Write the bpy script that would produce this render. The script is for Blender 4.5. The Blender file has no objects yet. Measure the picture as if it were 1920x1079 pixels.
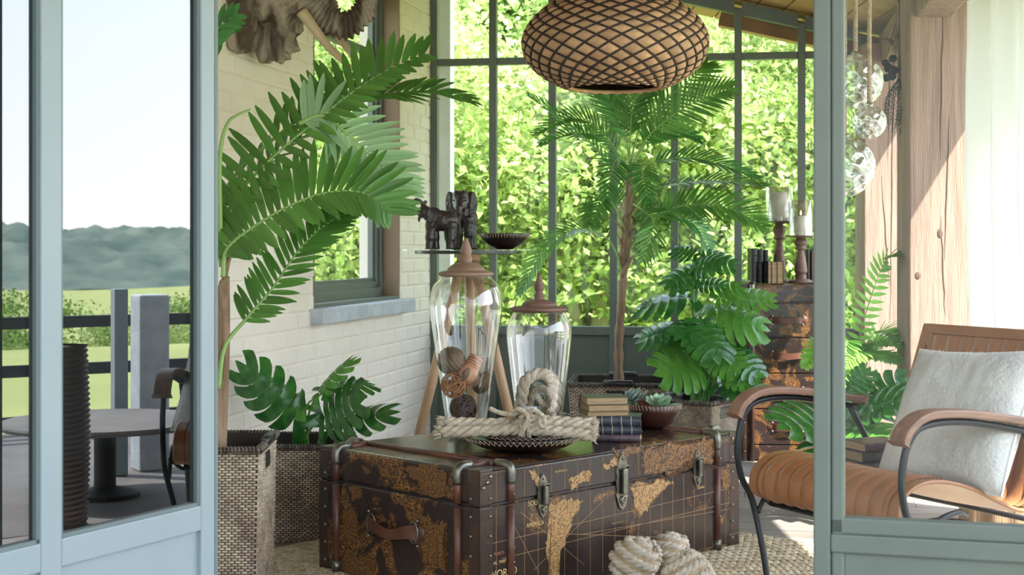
import bpy, bmesh, math, random
from mathutils import Vector, Matrix, Euler, noise
random.seed(7)
S = bpy.context.scene
COL = S.collection
PI = math.pi
# ---------------------------------------------------------------- camera
F = 2667.0; HZ = 467.0; CH = 1.10
cam_d = bpy.data.cameras.new('camera'); cam = bpy.data.objects.new('camera', cam_d); COL.objects.link(cam)
cam.location = (0, 0, CH); cam.rotation_euler = (PI/2, 0, 0)
cam_d.sensor_width = 36; cam_d.lens = 36*F/1920; cam_d.shift_y = -(539.5-HZ)/1920
cam_d.clip_start = .05; cam_d.clip_end = 3000
cam_d.dof.use_dof = True; cam_d.dof.focus_distance = 4.9; cam_d.dof.aperture_fstop = 7.5
S.camera = cam
S.view_settings.view_transform = 'Standard'; S.view_settings.look = 'None'
S.view_settings.gamma = 1; S.view_settings.use_curve_mapping = False
S.view_settings.exposure = 1.8
S.cycles.max_bounces = 7; S.cycles.diffuse_bounces = 4; S.cycles.glossy_bounces = 4
S.cycles.transmission_bounces = 5; S.cycles.transparent_max_bounces = 14
S.cycles.caustics_reflective = False; S.cycles.caustics_refractive = False
S.cycles.sample_clamp_indirect = 6
# ---------------------------------------------------------------- sky and sun
W = bpy.data.worlds.new('sky'); S.world = W; W.use_nodes = True
nt = W.node_tree; nt.nodes.clear()
tc = nt.nodes.new('ShaderNodeTexCoord'); sx = nt.nodes.new('ShaderNodeSeparateXYZ'); rp = nt.nodes.new('ShaderNodeValToRGB')
bg = nt.nodes.new('ShaderNodeBackground'); ow = nt.nodes.new('ShaderNodeOutputWorld')
nt.links.new(tc.outputs['Generated'], sx.inputs[0]); nt.links.new(sx.outputs['Z'], rp.inputs[0])
nt.links.new(rp.outputs[0], bg.inputs[0]); nt.links.new(bg.outputs[0], ow.inputs[0])
rp.color_ramp.elements[0].position = 0; rp.color_ramp.elements[0].color = (1, .99, .97, 1)
rp.color_ramp.elements[1].position = .9; rp.color_ramp.elements[1].color = (.62, .77, 1, 1)
e = rp.color_ramp.elements.new(.06); e.color = (.92, .965, 1, 1)
e = rp.color_ramp.elements.new(.22); e.color = (.76, .88, 1, 1)
bg.inputs[1].default_value = 1.75
SUN = Vector((.48, -.42, .80)).normalized()
sd = bpy.data.lights.new('sun', 'SUN'); sd.energy = 5.2; sd.angle = .009; sd.color = (1, .95, .86)
so = bpy.data.objects.new('sun', sd); COL.objects.link(so); so.rotation_euler = SUN.to_track_quat('Z', 'Y').to_euler(); so.location = (4, 0, 8)

def P(x, y, Y):
    return Vector(((x-960)/F*Y, Y, CH-(y-HZ)/F*Y))

# ---------------------------------------------------------------- materials
def mat(name, col, rough=.6, col2=None, scale=8, bump=0, bscale=None, metal=0, spec=.5, trans=0, stretch=(1,1,1), lo=.35, hi=.65, coat=0, island=0, detail=4):
    m = bpy.data.materials.new(name); m.use_nodes = True
    t = m.node_tree; b = t.nodes['Principled BSDF']
    b.inputs['Base Color'].default_value = (*col, 1); b.inputs['Roughness'].default_value = rough
    b.inputs['Metallic'].default_value = metal; b.inputs['Specular IOR Level'].default_value = spec
    b.inputs['Coat Weight'].default_value = coat
    L = t.links.new
    tcn = t.nodes.new('ShaderNodeTexCoord'); mp = t.nodes.new('ShaderNodeMapping'); mp.inputs['Scale'].default_value = stretch
    L(tcn.outputs['Object'], mp.inputs[0])
    cur = None
    if col2:
        n = t.nodes.new('ShaderNodeTexNoise'); n.inputs['Scale'].default_value = scale; n.inputs['Detail'].default_value = detail
        L(mp.outputs[0], n.inputs['Vector'])
        r = t.nodes.new('ShaderNodeValToRGB'); r.color_ramp.elements[0].position = lo; r.color_ramp.elements[1].position = hi
        r.color_ramp.elements[0].color = (*col, 1); r.color_ramp.elements[1].color = (*col2, 1)
        L(n.outputs['Fac'], r.inputs[0]); cur = r.outputs[0]
    if island:
        g = t.nodes.new('ShaderNodeNewGeometry'); h = t.nodes.new('ShaderNodeHueSaturation')
        mr = t.nodes.new('ShaderNodeMapRange'); mr.inputs['To Min'].default_value = 1-island; mr.inputs['To Max'].default_value = 1+island
        oi = t.nodes.new('ShaderNodeObjectInfo'); ad = t.nodes.new('ShaderNodeMath'); ad.operation = 'ADD'
        fr = t.nodes.new('ShaderNodeMath'); fr.operation = 'FRACT'
        L(g.outputs['Random Per Island'], ad.inputs[0]); L(oi.outputs['Random'], ad.inputs[1]); L(ad.outputs[0], fr.inputs[0])
        L(fr.outputs[0], mr.inputs[0]); L(mr.outputs[0], h.inputs['Value'])
        if cur: L(cur, h.inputs['Color'])
        else: h.inputs['Color'].default_value = (*col, 1)
        cur = h.outputs[0]
    if cur: L(cur, b.inputs['Base Color'])
    if bump:
        n2 = t.nodes.new('ShaderNodeTexNoise'); n2.inputs['Scale'].default_value = bscale or scale*3; n2.inputs['Detail'].default_value = 5
        L(mp.outputs[0], n2.inputs['Vector'])
        bp = t.nodes.new('ShaderNodeBump'); bp.inputs['Strength'].default_value = bump; bp.inputs['Distance'].default_value = .01
        L(n2.outputs['Fac'], bp.inputs['Height']); L(bp.outputs[0], b.inputs['Normal'])
    if trans:
        tr = t.nodes.new('ShaderNodeBsdfTranslucent'); mx = t.nodes.new('ShaderNodeMixShader'); mx.inputs[0].default_value = trans
        if cur: L(cur, tr.inputs[0])
        else: tr.inputs[0].default_value = (*col, 1)
        L(b.outputs[0], mx.inputs[1]); L(tr.outputs[0], mx.inputs[2])
        L(mx.outputs[0], t.nodes['Material Output'].inputs[0])
    return m

def glassmat(name, base=.06, edge=.7, tint=(.97, .99, .98), power=.35, rough=0.0):
    m = bpy.data.materials.new(name); m.use_nodes = True; t = m.node_tree; t.nodes.clear(); L = t.links.new
    o = t.nodes.new('ShaderNodeOutputMaterial'); mx = t.nodes.new('ShaderNodeMixShader')
    a = t.nodes.new('ShaderNodeBsdfTransparent'); a.inputs[0].default_value = (*tint, 1)
    g = t.nodes.new('ShaderNodeBsdfGlossy'); g.inputs['Roughness'].default_value = rough; g.inputs[0].default_value = (1, 1, 1, 1)
    lw = t.nodes.new('ShaderNodeLayerWeight'); lw.inputs[0].default_value = power
    mr = t.nodes.new('ShaderNodeMapRange'); mr.inputs['To Min'].default_value = base; mr.inputs['To Max'].default_value = edge
    L(lw.outputs['Facing'], mr.inputs[0]); L(mr.outputs[0], mx.inputs[0]); L(a.outputs[0], mx.inputs[1]); L(g.outputs[0], mx.inputs[2])
    L(mx.outputs[0], o.inputs[0])
    return m

M = {}
M['wall'] = mat('painted_brick', (.85, .79, .70), .8, (.80, .73, .63), 2.2, .25, 40)
M['wall_joint'] = mat('wall_joint', (.81, .74, .64), .9, (.77, .70, .60), 5, .3, 60)
M['white_brick'] = mat('white_brick', (.8, .8, .78), .85, (.72, .72, .68), 6, .3, 40)
M['green'] = mat('grey_green_paint', (.125, .15, .128), .5, (.11, .132, .113), 5)
M['blue'] = mat('pale_blue_paint', (.27, .33, .36), .4, (.25, .31, .34), 4)
M['blue_dark'] = mat('blue_paint_edge', (.13, .17, .17), .5)
M['reveal'] = mat('brown_reveal', (.20, .135, .085), .7, (.27, .19, .12), 4, .3, 30, stretch=(1, 1, .3))
M['stone'] = mat('sill_stone', (.52, .56, .60), .7, (.42, .46, .50), 12, .4, 50)
M['floor'] = mat('grey_planks', (.30, .265, .235), .55, (.21, .18, .16), 5, .15, 40, stretch=(1, 7, 1), island=.18)
M['ceil'] = mat('ceiling_wood', (.42, .22, .10), .55, (.30, .145, .06), 5, .1, 30, stretch=(1, 8, 1), island=.12)
M['post'] = mat('oak_post', (.40, .26, .195), .7, (.28, .175, .13), 6, .5, 40, stretch=(6, 6, .35))
M['knot'] = mat('knot', (.12, .07, .05), .8)
M['jute'] = mat('jute_rug', (.56, .47, .33), .95, (.44, .36, .24), 20, island=.22)
M['rope'] = mat('rope', (.58, .45, .30), .9, (.42, .31, .19), 60, .6, 250, island=.08)
M['rope_pale'] = mat('pale_rope', (.66, .56, .44), .9, (.50, .41, .30), 60, .6, 250, island=.08)
M['weave'] = mat('basket_weave', (.50, .41, .31), .6, (.30, .22, .16), 9, island=.3)
M['rope_white'] = mat('white_rope', (.74, .67, .57), .9, (.58, .50, .40), 60, .6, 250, island=.08)
M['weave_dark'] = mat('basket_inner', (.035, .025, .02), .8)
M['rim'] = mat('basket_rim', (.06, .045, .038), .45, (.14, .11, .085), 60, island=.4)
M['handle_black'] = mat('black_handle', (.02, .019, .02), .35)
M['soil'] = mat('soil', (.06, .045, .03), .95, (.03, .022, .015), 40, .8, 80)
M['leaf_palm'] = mat('palm_leaf', (.075, .21, .035), .36, (.13, .31, .065), 4, trans=.3, island=.25)
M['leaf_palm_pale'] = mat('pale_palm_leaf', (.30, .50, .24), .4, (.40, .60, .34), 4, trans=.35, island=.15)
M['leaf_palm2'] = mat('deep_palm_leaf', (.045, .19, .05), .33, (.10, .30, .07), 5, trans=.3, island=.25)
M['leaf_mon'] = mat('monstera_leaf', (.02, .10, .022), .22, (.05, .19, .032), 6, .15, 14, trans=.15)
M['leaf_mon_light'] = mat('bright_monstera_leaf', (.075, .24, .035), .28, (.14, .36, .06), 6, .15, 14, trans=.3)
M['fern'] = mat('fern_leaf', (.20, .45, .07), .4, (.30, .58, .12), 6, trans=.4, island=.2)
M['rachis'] = mat('rachis', (.25, .42, .12), .5)
M['stem'] = mat('stem', (.10, .26, .06), .45, (.16, .34, .10), 10)
M['bark'] = mat('palm_bark', (.20, .125, .075), .85, (.38, .26, .165), 10, .8, 50, stretch=(4, 4, .4))
M['bark2'] = mat('tree_bark', (.30, .26, .19), .9, (.16, .13, .09), 4, .6, 20)
M['leather_dark'] = mat('dark_leather', (.030, .018, .014), .32, (.06, .032, .02), 6, .15, 60)
M['strap'] = mat('red_brown_batten', (.13, .05, .03), .4, (.07, .028, .02), 14, .1, 60)
M['metal'] = mat('aged_metal', (.26, .25, .21), .38, (.12, .12, .10), 20, metal=.85)
M['brass'] = mat('dark_brass', (.20, .18, .14), .35, (.35, .32, .25), 30, metal=.9)
M['gold'] = mat('map_gold', (.50, .29, .11), .45, (.10, .05, .025), 170, lo=.44, hi=.64, detail=10)
M['gold_dim'] = mat('map_gold_worn', (.26, .115, .03), .45, (.045, .022, .012), 150, lo=.40, hi=.58, detail=10)
M['gold_line'] = mat('map_line', (.38, .22, .10), .5)
M['gold_text'] = mat('map_lettering', (.62, .42, .18), .5)
M['red_text'] = mat('map_lettering_red', (.35, .12, .08), .5)
M['lid_wood'] = mat('turned_wood', (.25, .145, .10), .5, (.36, .235, .165), 8, .2, 60, stretch=(1, 1, 4))
M['lid_wood2'] = mat('dark_turned_wood', (.13, .072, .055), .5, (.21, .12, .09), 8, .2, 60, stretch=(1, 1, 4))
M['tray'] = mat('dark_tray', (.025, .015, .013), .28)
M['bowl'] = mat('oxblood_bowl', (.075, .025, .018), .3, (.045, .016, .013), 10)
M['stitch'] = mat('stitching', (.66, .52, .38), .8)
M['black'] = mat('black_gloss', (.015, .015, .017), .3)
M['iron'] = mat('black_iron', (.022, .024, .026), .4, metal=.4)
M['leather_tan'] = mat('tan_leather', (.27, .108, .045), .34, (.41, .19, .085), 4, .12, 60, lo=.3, hi=.75)
M['stitch_dark'] = mat('dark_stitch', (.10, .05, .03), .8)
M['arm_wood'] = mat('armrest_wood', (.30, .16, .10), .5, (.19, .10, .065), 9, .15, 60, stretch=(.6, 5, 5))
M['linen'] = mat('linen', (.66, .64, .61), .95, (.54, .52, .49), 5, .6, 90)
M['piping'] = mat('linen_fringe', (.72, .70, .66), .95)
M['page'] = mat('old_pages', (.52, .38, .22), .85, (.36, .24, .13), 6, .5, 90, stretch=(1, 1, 14))
M['book_green'] = mat('green_cloth_cover', (.07, .08, .05), .6, (.10, .11, .07), 20)
M['book_tan'] = mat('tan_cover', (.26, .17, .09), .6, (.18, .11, .06), 20)
M['book_blue'] = mat('blue_leather_cover', (.055, .07, .10), .38, (.03, .035, .05), 15)
M['book_plum'] = mat('plum_leather_cover', (.09, .06, .08), .4, (.15, .10, .12), 15)
M['book_black'] = mat('black_leather_cover', (.018, .017, .017), .35)
M['book_grey'] = mat('grey_brown_cover', (.09, .08, .08), .5, (.05, .04, .04), 15)
M['wax'] = mat('ivory_wax', (.86, .80, .66), .5)
M['succulent'] = mat('succulent', (.25, .42, .27), .5, (.40, .55, .38), 10, trans=.1)
M['succulent_grey'] = mat('grey_succulent', (.24, .33, .29), .5, (.34, .42, .37), 10)
M['resin'] = mat('black_brown_resin', (.028, .022, .022), .3, (.05, .038, .034), 25, .5, 70)
M['drift'] = mat('carved_grey_wood', (.085, .055, .035), .75, (.36, .30, .23), 11, 1.0, 34, stretch=(1, 1, .3), lo=.42, hi=.57)
M['tusk'] = mat('cream_tusk', (.60, .49, .31), .35, (.50, .39, .24), 6)
M['pad'] = mat('pandanus_pads', (.64, .41, .24), .6, (.47, .27, .14), 9, .25, 60, island=.22)
M['cord'] = mat('dark_cord', (.035, .022, .018), .7)
M['shade_in'] = mat('shade_lining', (.10, .055, .03), .8)
M['wicker'] = mat('orange_wicker', (.40, .17, .06), .5, island=.3)
M['wicker_dark'] = mat('dark_wicker', (.09, .05, .04), .5, island=.3)
M['pod'] = mat('seed_pod', (.13, .085, .055), .6, (.24, .16, .10), 12, .5, 40, stretch=(1, 5, 1))
M['cup'] = mat('palm_cup', (.50, .21, .11), .5, (.62, .33, .20), 12, .3, 40)
M['dried'] = mat('dried_black', (.035, .035, .04), .8)
M['curtain'] = mat('sheer_curtain', (.85, .84, .80), .8, trans=.35)
M['lawn'] = mat('lawn', (.36, .48, .10), .9, (.24, .36, .06), 1.2, .5, 30)
M['terrace'] = mat('terrace_stone', (.15, .14, .135), .8, (.21, .19, .18), 3, .3, 30)
M['meadow'] = mat('meadow', (.42, .45, .15), .9, (.32, .38, .11), .3, .3, 10)
M['hill'] = mat('wooded_hill', (.07, .12, .10), .9, (.17, .22, .17), .12, detail=12)
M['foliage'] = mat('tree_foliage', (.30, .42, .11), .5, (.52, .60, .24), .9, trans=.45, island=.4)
M['foliage_dark'] = mat('dark_foliage', (.13, .26, .04), .6, (.26, .40, .08), .7, trans=.35, island=.35)  # darker green crown leaves
M['pale_bark'] = mat('pale_bark', (.42, .37, .27), .9, (.22, .19, .13), 5, .6, 20)
M['fence'] = mat('black_rail', (.03, .028, .026), .6)
M['pale_leg'] = mat('pale_wood_leg', (.50, .32, .19), .5, (.40, .25, .14), 6, .1, 40, stretch=(6, 6, .5))
M['steel'] = mat('dark_steel', (.05, .055, .055), .35, metal=.5)
M['log'] = mat('log_bark', (.33, .22, .12), .9, (.18, .11, .06), 8, .8, 30, stretch=(4, 4, .5))
M['glass'] = glassmat('thin_pane', .012, .25, (.97, .985, .98))
M['jar'] = glassmat('jar_glass', .05, .95, (.985, .995, .99), .28)
M['float'] = glassmat('dimpled_glass', .16, 1.0, (.86, .92, .86), .55)
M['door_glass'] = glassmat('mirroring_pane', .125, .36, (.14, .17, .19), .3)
M['side_glass'] = glassmat('side_pane', .010, .12, (.97, .985, .98))
# leather printed with an old map: dark ground with worn golden patches
def mapmat(name, amt, sc, base=(.030, .019, .017)):
    m = mat(name, base, .25, bump=.08, bscale=60)
    t = m.node_tree; L = t.links.new; b = t.nodes['Principled BSDF']
    tcn = t.nodes.new('ShaderNodeTexCoord')
    n = t.nodes.new('ShaderNodeTexNoise'); n.inputs['Scale'].default_value = sc; n.inputs['Detail'].default_value = 3; n.inputs['Distortion'].default_value = 1.2
    r = t.nodes.new('ShaderNodeValToRGB'); r.color_ramp.elements[0].position = 1-amt; r.color_ramp.elements[1].position = min(1, 1.06-amt)
    f = t.nodes.new('ShaderNodeTexNoise'); f.inputs['Scale'].default_value = sc*14; f.inputs['Detail'].default_value = 8; f.inputs['Distortion'].default_value = 2.5
    r2 = t.nodes.new('ShaderNodeValToRGB'); r2.color_ramp.elements[0].position = .42; r2.color_ramp.elements[1].position = .62
    mu = t.nodes.new('ShaderNodeMath'); mu.operation = 'MULTIPLY'
    mx = t.nodes.new('ShaderNodeMix'); mx.data_type = 'RGBA'
    g = t.nodes.new('ShaderNodeValToRGB'); g.color_ramp.elements[0].color = (.13, .05, .02, 1); g.color_ramp.elements[1].color = (.46, .22, .055, 1)
    L(tcn.outputs['Object'], n.inputs[0]); L(tcn.outputs['Object'], f.inputs[0])
    L(n.outputs[0], r.inputs[0]); L(f.outputs[0], r2.inputs[0]); L(r.outputs[0], mu.inputs[0]); L(r2.outputs[0], mu.inputs[1])
    L(f.outputs[0], g.inputs[0]); g.color_ramp.elements[0].position = .4; g.color_ramp.elements[1].position = .7
    L(mu.outputs[0], mx.inputs[0]); mx.inputs[6].default_value = (*base, 1); L(g.outputs[0], mx.inputs[7]); L(mx.outputs[2], b.inputs['Base Color'])
    return m
M['map_front'] = mapmat('map_leather_front', .40, 5)
M['map_end'] = mapmat('map_leather_end', .52, 6)
M['map_chest'] = mapmat('map_leather_chest', .50, 10)

# ---------------------------------------------------------------- mesh helpers
class MB:
    def __init__(s): s.v = []; s.f = []
    def add(s, vs, fs):
        o = len(s.v); s.v.extend([tuple(v) for v in vs]); s.f.extend([tuple(i+o for i in f) for f in fs]); return s
    def box(s, c, d, R=None):
        hx, hy, hz = d[0]/2, d[1]/2, d[2]/2
        vs = [Vector((x*hx, y*hy, z*hz)) for x in (-1, 1) for y in (-1, 1) for z in (-1, 1)]
        if R is not None: vs = [R @ v for v in vs]
        c = Vector(c)
        return s.add([v+c for v in vs], [(0,1,3,2), (4,6,7,5), (0,4,5,1), (2,3,7,6), (0,2,6,4), (1,5,7,3)])
    def bx(s, x0, x1, y0, y1, z0, z1): return s.box(((x0+x1)/2, (y0+y1)/2, (z0+z1)/2), (x1-x0, y1-y0, z1-z0))
    def tube(s, pts, r, n=8, cap=True, closed=False, flat=1):
        pts = [Vector(p) for p in pts]; k = len(pts); rs = r if isinstance(r, (list, tuple)) else [r]*k
        up = None; vs = []
        for i, p in enumerate(pts):
            if closed: t = (pts[(i+1) % k]-pts[i-1])
            else: t = (pts[min(i+1, k-1)]-pts[max(i-1, 0)])
            if t.length < 1e-9: t = Vector((0, 0, 1))
            t.normalize()
            if up is None:
                up = Vector((0, 0, 1)) if abs(t.z) < .9 else Vector((1, 0, 0))
            a = t.cross(up)
            if a.length < 1e-6: a = t.orthogonal()
            a.normalize(); b = a.cross(t).normalized(); up = b
            for j in range(n):
                q = 2*PI*j/n; vs.append(p+(a*math.cos(q)+b*math.sin(q)*flat)*rs[i])
        fs = []
        for i in range(k if closed else k-1):
            for j in range(n):
                i2 = (i+1) % k
                fs.append((i*n+j, i*n+(j+1) % n, i2*n+(j+1) % n, i2*n+j))
        if cap and not closed:
            fs.append(tuple(reversed(range(n)))); fs.append(tuple(range((k-1)*n, k*n)))
        return s.add(vs, fs)
    def lathe(s, prof, n=24, c=(0, 0, 0), R=None, a0=0, a1=2*PI):
        full = abs(a1-a0-2*PI) < 1e-6; m = n if full else n+1
        c = Vector(c); vs = []
        for (r, z) in prof:
            for j in range(m):
                q = a0+(a1-a0)*j/n; v = Vector((r*math.cos(q), r*math.sin(q), z))
                vs.append((R @ v if R is not None else v)+c)
        fs = []
        for i in range(len(prof)-1):
            for j in range(n):
                j2 = (j+1) % m
                fs.append((i*m+j, i*m+j2, (i+1)*m+j2, (i+1)*m+j))
        return s.add(vs, fs)
    def ball(s, c, r, n=12, R=None, m=None):
        m = m or max(4, n//2); rr = Vector(r) if isinstance(r, (list, tuple)) else Vector((r, r, r))
        c = Vector(c); vs = [Vector((0, 0, -rr.z))]
        for i in range(1, m):
            a = -PI/2+PI*i/m
            for j in range(n):
                q = 2*PI*j/n; vs.append(Vector((math.cos(a)*math.cos(q)*rr.x, math.cos(a)*math.sin(q)*rr.y, math.sin(a)*rr.z)))
        vs.append(Vector((0, 0, rr.z)))
        if R is not None: vs = [R @ v for v in vs]
        fs = [(0, 1+(j+1) % n, 1+j) for j in range(n)]
        for i in range(m-2):
            for j in range(n):
                a = 1+i*n; fs.append((a+j, a+(j+1) % n, a+n+(j+1) % n, a+n+j))
        t = len(vs)-1; a = 1+(m-2)*n
        fs += [(a+j, a+(j+1) % n, t) for j in range(n)]
        return s.add([v+c for v in vs], fs)
    def grid(s, fn, nu, nv, closeu=False):
        vs = [fn(i/nu, j/nv) for i in range(nu+1) for j in range(nv+1)]
        fs = [(i*(nv+1)+j, (i+1)*(nv+1)+j, (i+1)*(nv+1)+j+1, i*(nv+1)+j+1) for i in range(nu) for j in range(nv)]
        return s.add(vs, fs)
    def pad(s, o, a, b, n, h, inset=.2):
        # raised pad: base quad centred at o with half axes a, b, raised along n by h
        o, a, b, n = Vector(o), Vector(a), Vector(b), Vector(n)*h
        k = 1-inset
        vs = [o-a-b, o+a-b, o+a+b, o-a+b, o+(-a-b)*k+n, o+(a-b)*k+n, o+(a+b)*k+n, o+(-a+b)*k+n]
        return s.add(vs, [(4,5,6,7), (0,1,5,4), (1,2,6,5), (2,3,7,6), (3,0,4,7)])
    def lens(s, o, a, b, n, h):
        # raised lens-shaped stitch: half length a, half height b, crest along its length
        o, a, b, n = Vector(o), Vector(a), Vector(b), Vector(n)*h
        vs = [o-a, o-a*.45-b, o+a*.45-b, o+a, o+a*.45+b, o-a*.45+b, o-a*.5+n, o+n*1.15, o+a*.5+n]
        return s.add(vs, [(0,1,6), (1,2,7,6), (2,8,7), (2,3,8), (3,4,8), (4,7,8), (4,5,6,7), (5,0,6)])
    def mesh(s, name, m, smooth=False):
        me = bpy.data.meshes.new(name); me.from_pydata(s.v, [], s.f); me.update()
        if m: me.materials.append(m)
        if smooth: me.shade_smooth()
        return me
    def build(s, name, m, parent=None, smooth=False, bevel=0, seg=2, **kw):
        return put(name, s.mesh(name, m, smooth), parent, bevel=bevel, seg=seg, **kw)

def put(name, me, parent=None, bevel=0, seg=2, label=None, cat=None, group=None, kind=None, loc=None, rot=None, scale=None):
    o = bpy.data.objects.new(name, me); COL.objects.link(o)
    if parent: o.parent = parent
    if loc is not None: o.location = loc
    if rot is not None: o.rotation_euler = rot
    if scale is not None: o.scale = scale
    if bevel:
        b = o.modifiers.new('bevel', 'BEVEL'); b.width = bevel; b.segments = seg; b.limit_method = 'ANGLE'
    if label: o['label'] = label
    if cat: o['category'] = cat
    if group: o['group'] = group
    if kind: o['kind'] = kind
    return o

def thing(name, label, cat, loc=(0, 0, 0), rz=0, group=None):
    o = bpy.data.objects.new(name, None); COL.objects.link(o); o.location = loc; o.rotation_euler = (0, 0, rz)
    o.empty_display_size = .1
    o['label'] = label; o['category'] = cat
    if group: o['group'] = group
    return o

def copy_tree(o, parent=None):
    c = o.copy(); COL.objects.link(c)
    if parent: c.parent = parent
    for ch in list(o.children): copy_tree(ch, c)
    return c

def spline(pts, n):
    pts = [Vector(p) for p in pts]; out = []
    q = [pts[0]*2-pts[1]]+pts+[pts[-1]*2-pts[-2]]
    k = len(pts)-1
    for i in range(n+1):
        t = i/n*k; j = min(int(t), k-1); u = t-j
        a, b, c, d = q[j:j+4]
        out.append(.5*((2*b)+(c-a)*u+(2*a-5*b+4*c-d)*u*u+(3*b-a-3*c+d)*u**3))
    return out

def remesh(mb, name, m, vox, parent=None, smooth=6, disp=None, **kw):
    me = mb.mesh(name, m); o = bpy.data.objects.new(name, me); COL.objects.link(o)
    r = o.modifiers.new('r', 'REMESH'); r.mode = 'VOXEL'; r.voxel_size = vox
    s = o.modifiers.new('s', 'SMOOTH'); s.iterations = smooth; s.factor = .5
    dg = bpy.context.evaluated_depsgraph_get(); dg.update()
    nm = bpy.data.meshes.new_from_object(o.evaluated_get(dg)); bpy.data.objects.remove(o)
    nm.name = name; nm.shade_smooth()
    if disp:
        nm.update(); ns = [v.normal.copy() for v in nm.vertices]
        for v, n_ in zip(nm.vertices, ns): v.co = v.co+n_*disp(v.co)
        nm.update()
    if not nm.materials: nm.materials.append(m)
    return put(name, nm, parent, **kw)

def textmesh(txt, size, m, name='lettering', depth=.0004, align='LEFT', sx=1):
    c = bpy.data.curves.new(name, 'FONT'); c.body = txt; c.size = size; c.extrude = depth; c.align_x = align
    o = bpy.data.objects.new(name, c); COL.objects.link(o)
    dg = bpy.context.evaluated_depsgraph_get(); dg.update()
    me = bpy.data.meshes.new_from_object(o.evaluated_get(dg)); bpy.data.objects.remove(o); bpy.data.curves.remove(c)
    me.materials.clear(); me.materials.append(m); return me

def rope(mb, pts, R, pitch=None, strands=3, n=6, closed=False, per=7):
    """laid rope: helical strands wound round a path"""
    pts = [Vector(p) for p in pts]; pitch = pitch or R*5
    if closed: pts = pts+[pts[0]]
    L = [0]
    for i in range(1, len(pts)): L.append(L[-1]+(pts[i]-pts[i-1]).length)
    tot = L[-1]; turns = max(1, round(tot/pitch)); N = max(8, int(turns*per))
    frames = []; up = None; j = 0
    for i in range(N+1):
        d = tot*i/N
        while j < len(L)-2 and L[j+1] < d: j += 1
        u = (d-L[j])/max(1e-9, L[j+1]-L[j]); p = pts[j].lerp(pts[j+1], u); frames.append(p)
    fr = []
    for i, p in enumerate(frames):
        t = (frames[min(i+1, N)]-frames[max(i-1, 0)]).normalized()
        if up is None: up = Vector((0, 0, 1)) if abs(t.z) < .9 else Vector((1, 0, 0))
        a = t.cross(up)
        if a.length < 1e-6: a = t.orthogonal()
        a.normalize(); b = a.cross(t).normalized(); up = b; fr.append((p, a, b))
    for s in range(strands):
        path = []
        for i, (p, a, b) in enumerate(fr):
            q = 2*PI*(turns*i/N+s/strands); path.append(p+(a*math.cos(q)+b*math.sin(q))*R*.5)
        mb.tube(path, R*.53, n)
    return mb
# ================================================================ the setting
O0 = Vector((-.473, 8.3, 0)); E1 = Vector((math.cos(math.radians(9)), -math.sin(math.radians(9)), 0))
E2 = Vector((-math.sin(math.radians(12.8)), -math.cos(math.radians(12.8)), 0))
UP = Vector((0, 0, 1))
A2 = math.atan2(E2.y, E2.x)       # local x runs along the left wall towards the camera, local y points outside
def ceil_z(X): return 2.5-.25*(X-1.32)
# left wall, local frame at O0: x = distance towards camera, y = outward (left)
wall = MB()
TH = .23
def lw(mb, x0, x1, z0, z1, y0=0, y1=-TH): mb.bx(x0, x1, min(y0, y1), max(y0, y1), z0, z1)
# which side is outside: local +y = rotate E2 by +90
ey = Vector((-E2.y, E2.x, 0)); OUT = -1 if ey.x > 0 else 1     # outside points to -X
w = wall
W0, W1, WZ0, WZ1 = .61, 1.924, .835, 2.5
def lwb(mb, x0, x1, z0, z1, ya=0, yb=TH): mb.bx(x0, x1, min(ya*OUT, yb*OUT), max(ya*OUT, yb*OUT), z0, z1)
lwb(w, -.05, W0, 0, 3.05); lwb(w, W1, 7.4, 0, 3.35); lwb(w, W0, W1, 0, WZ0-.03); lwb(w, W0, W1, WZ1, 3.15)
wl = w.build('wall_left', M['wall_joint'], kind='structure', loc=O0, rot=(0, 0, A2))
# bricks, painted over, each a shallow piece on the wall face
bl, bh = .235, .0745
def brick_mesh(seed):
    rnd = random.Random(seed); mb = MB()
    e = .0028
    x0, x1, z0, z1 = e, bl-e, e, bh-e; d = .0032+rnd.random()*.0025
    mb.add([(x0, 0, z0), (x1, 0, z0), (x1, 0, z1), (x0, 0, z1), (x0+.007, -OUT*d, z0+.006), (x1-.007, -OUT*d*.9, z0+.006), (x1-.007, -OUT*d, z1-.006), (x0+.007, -OUT*d*.85, z1-.006)],
           [(4,5,6,7), (0,1,5,4), (1,2,6,5), (2,3,7,6), (3,0,4,7)])
    return mb
bm_ = [brick_mesh(i).mesh('brick', M['wall']) for i in range(6)]
rest = MB(); nb = 0
for row in range(0, 41):
    z = row*bh
    off = -(row % 2)*bl/2
    x = off
    while x < 7.3:
        x0, x1 = max(x, 0), min(x+bl, 7.3)
        segs = [(x0, x1)]
        if z+bh > WZ0-.03 and z < WZ1:
            segs = []
            if x0 < W0: segs.append((x0, min(x1, W0)))
            if x1 > W1: segs.append((max(x0, W1), x1))
        for (a, b) in segs:
            if b-a < .03: continue
            if .29 < z < 2.36 and a < 3.1 and nb < 300:
                put('brick', random.choice(bm_), wl, loc=(a, 0, z), scale=((b-a)/bl, 1, 1)); nb += 1
            else:
                src = brick_mesh(row*31+int(x*10)); k = (b-a)/bl
                rest.add([(v[0]*k+a, v[1], v[2]+z) for v in src.v], src.f)
        x += bl
rest.build('bricks_beyond_reach', M['wall'], wl, kind='stuff')
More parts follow.
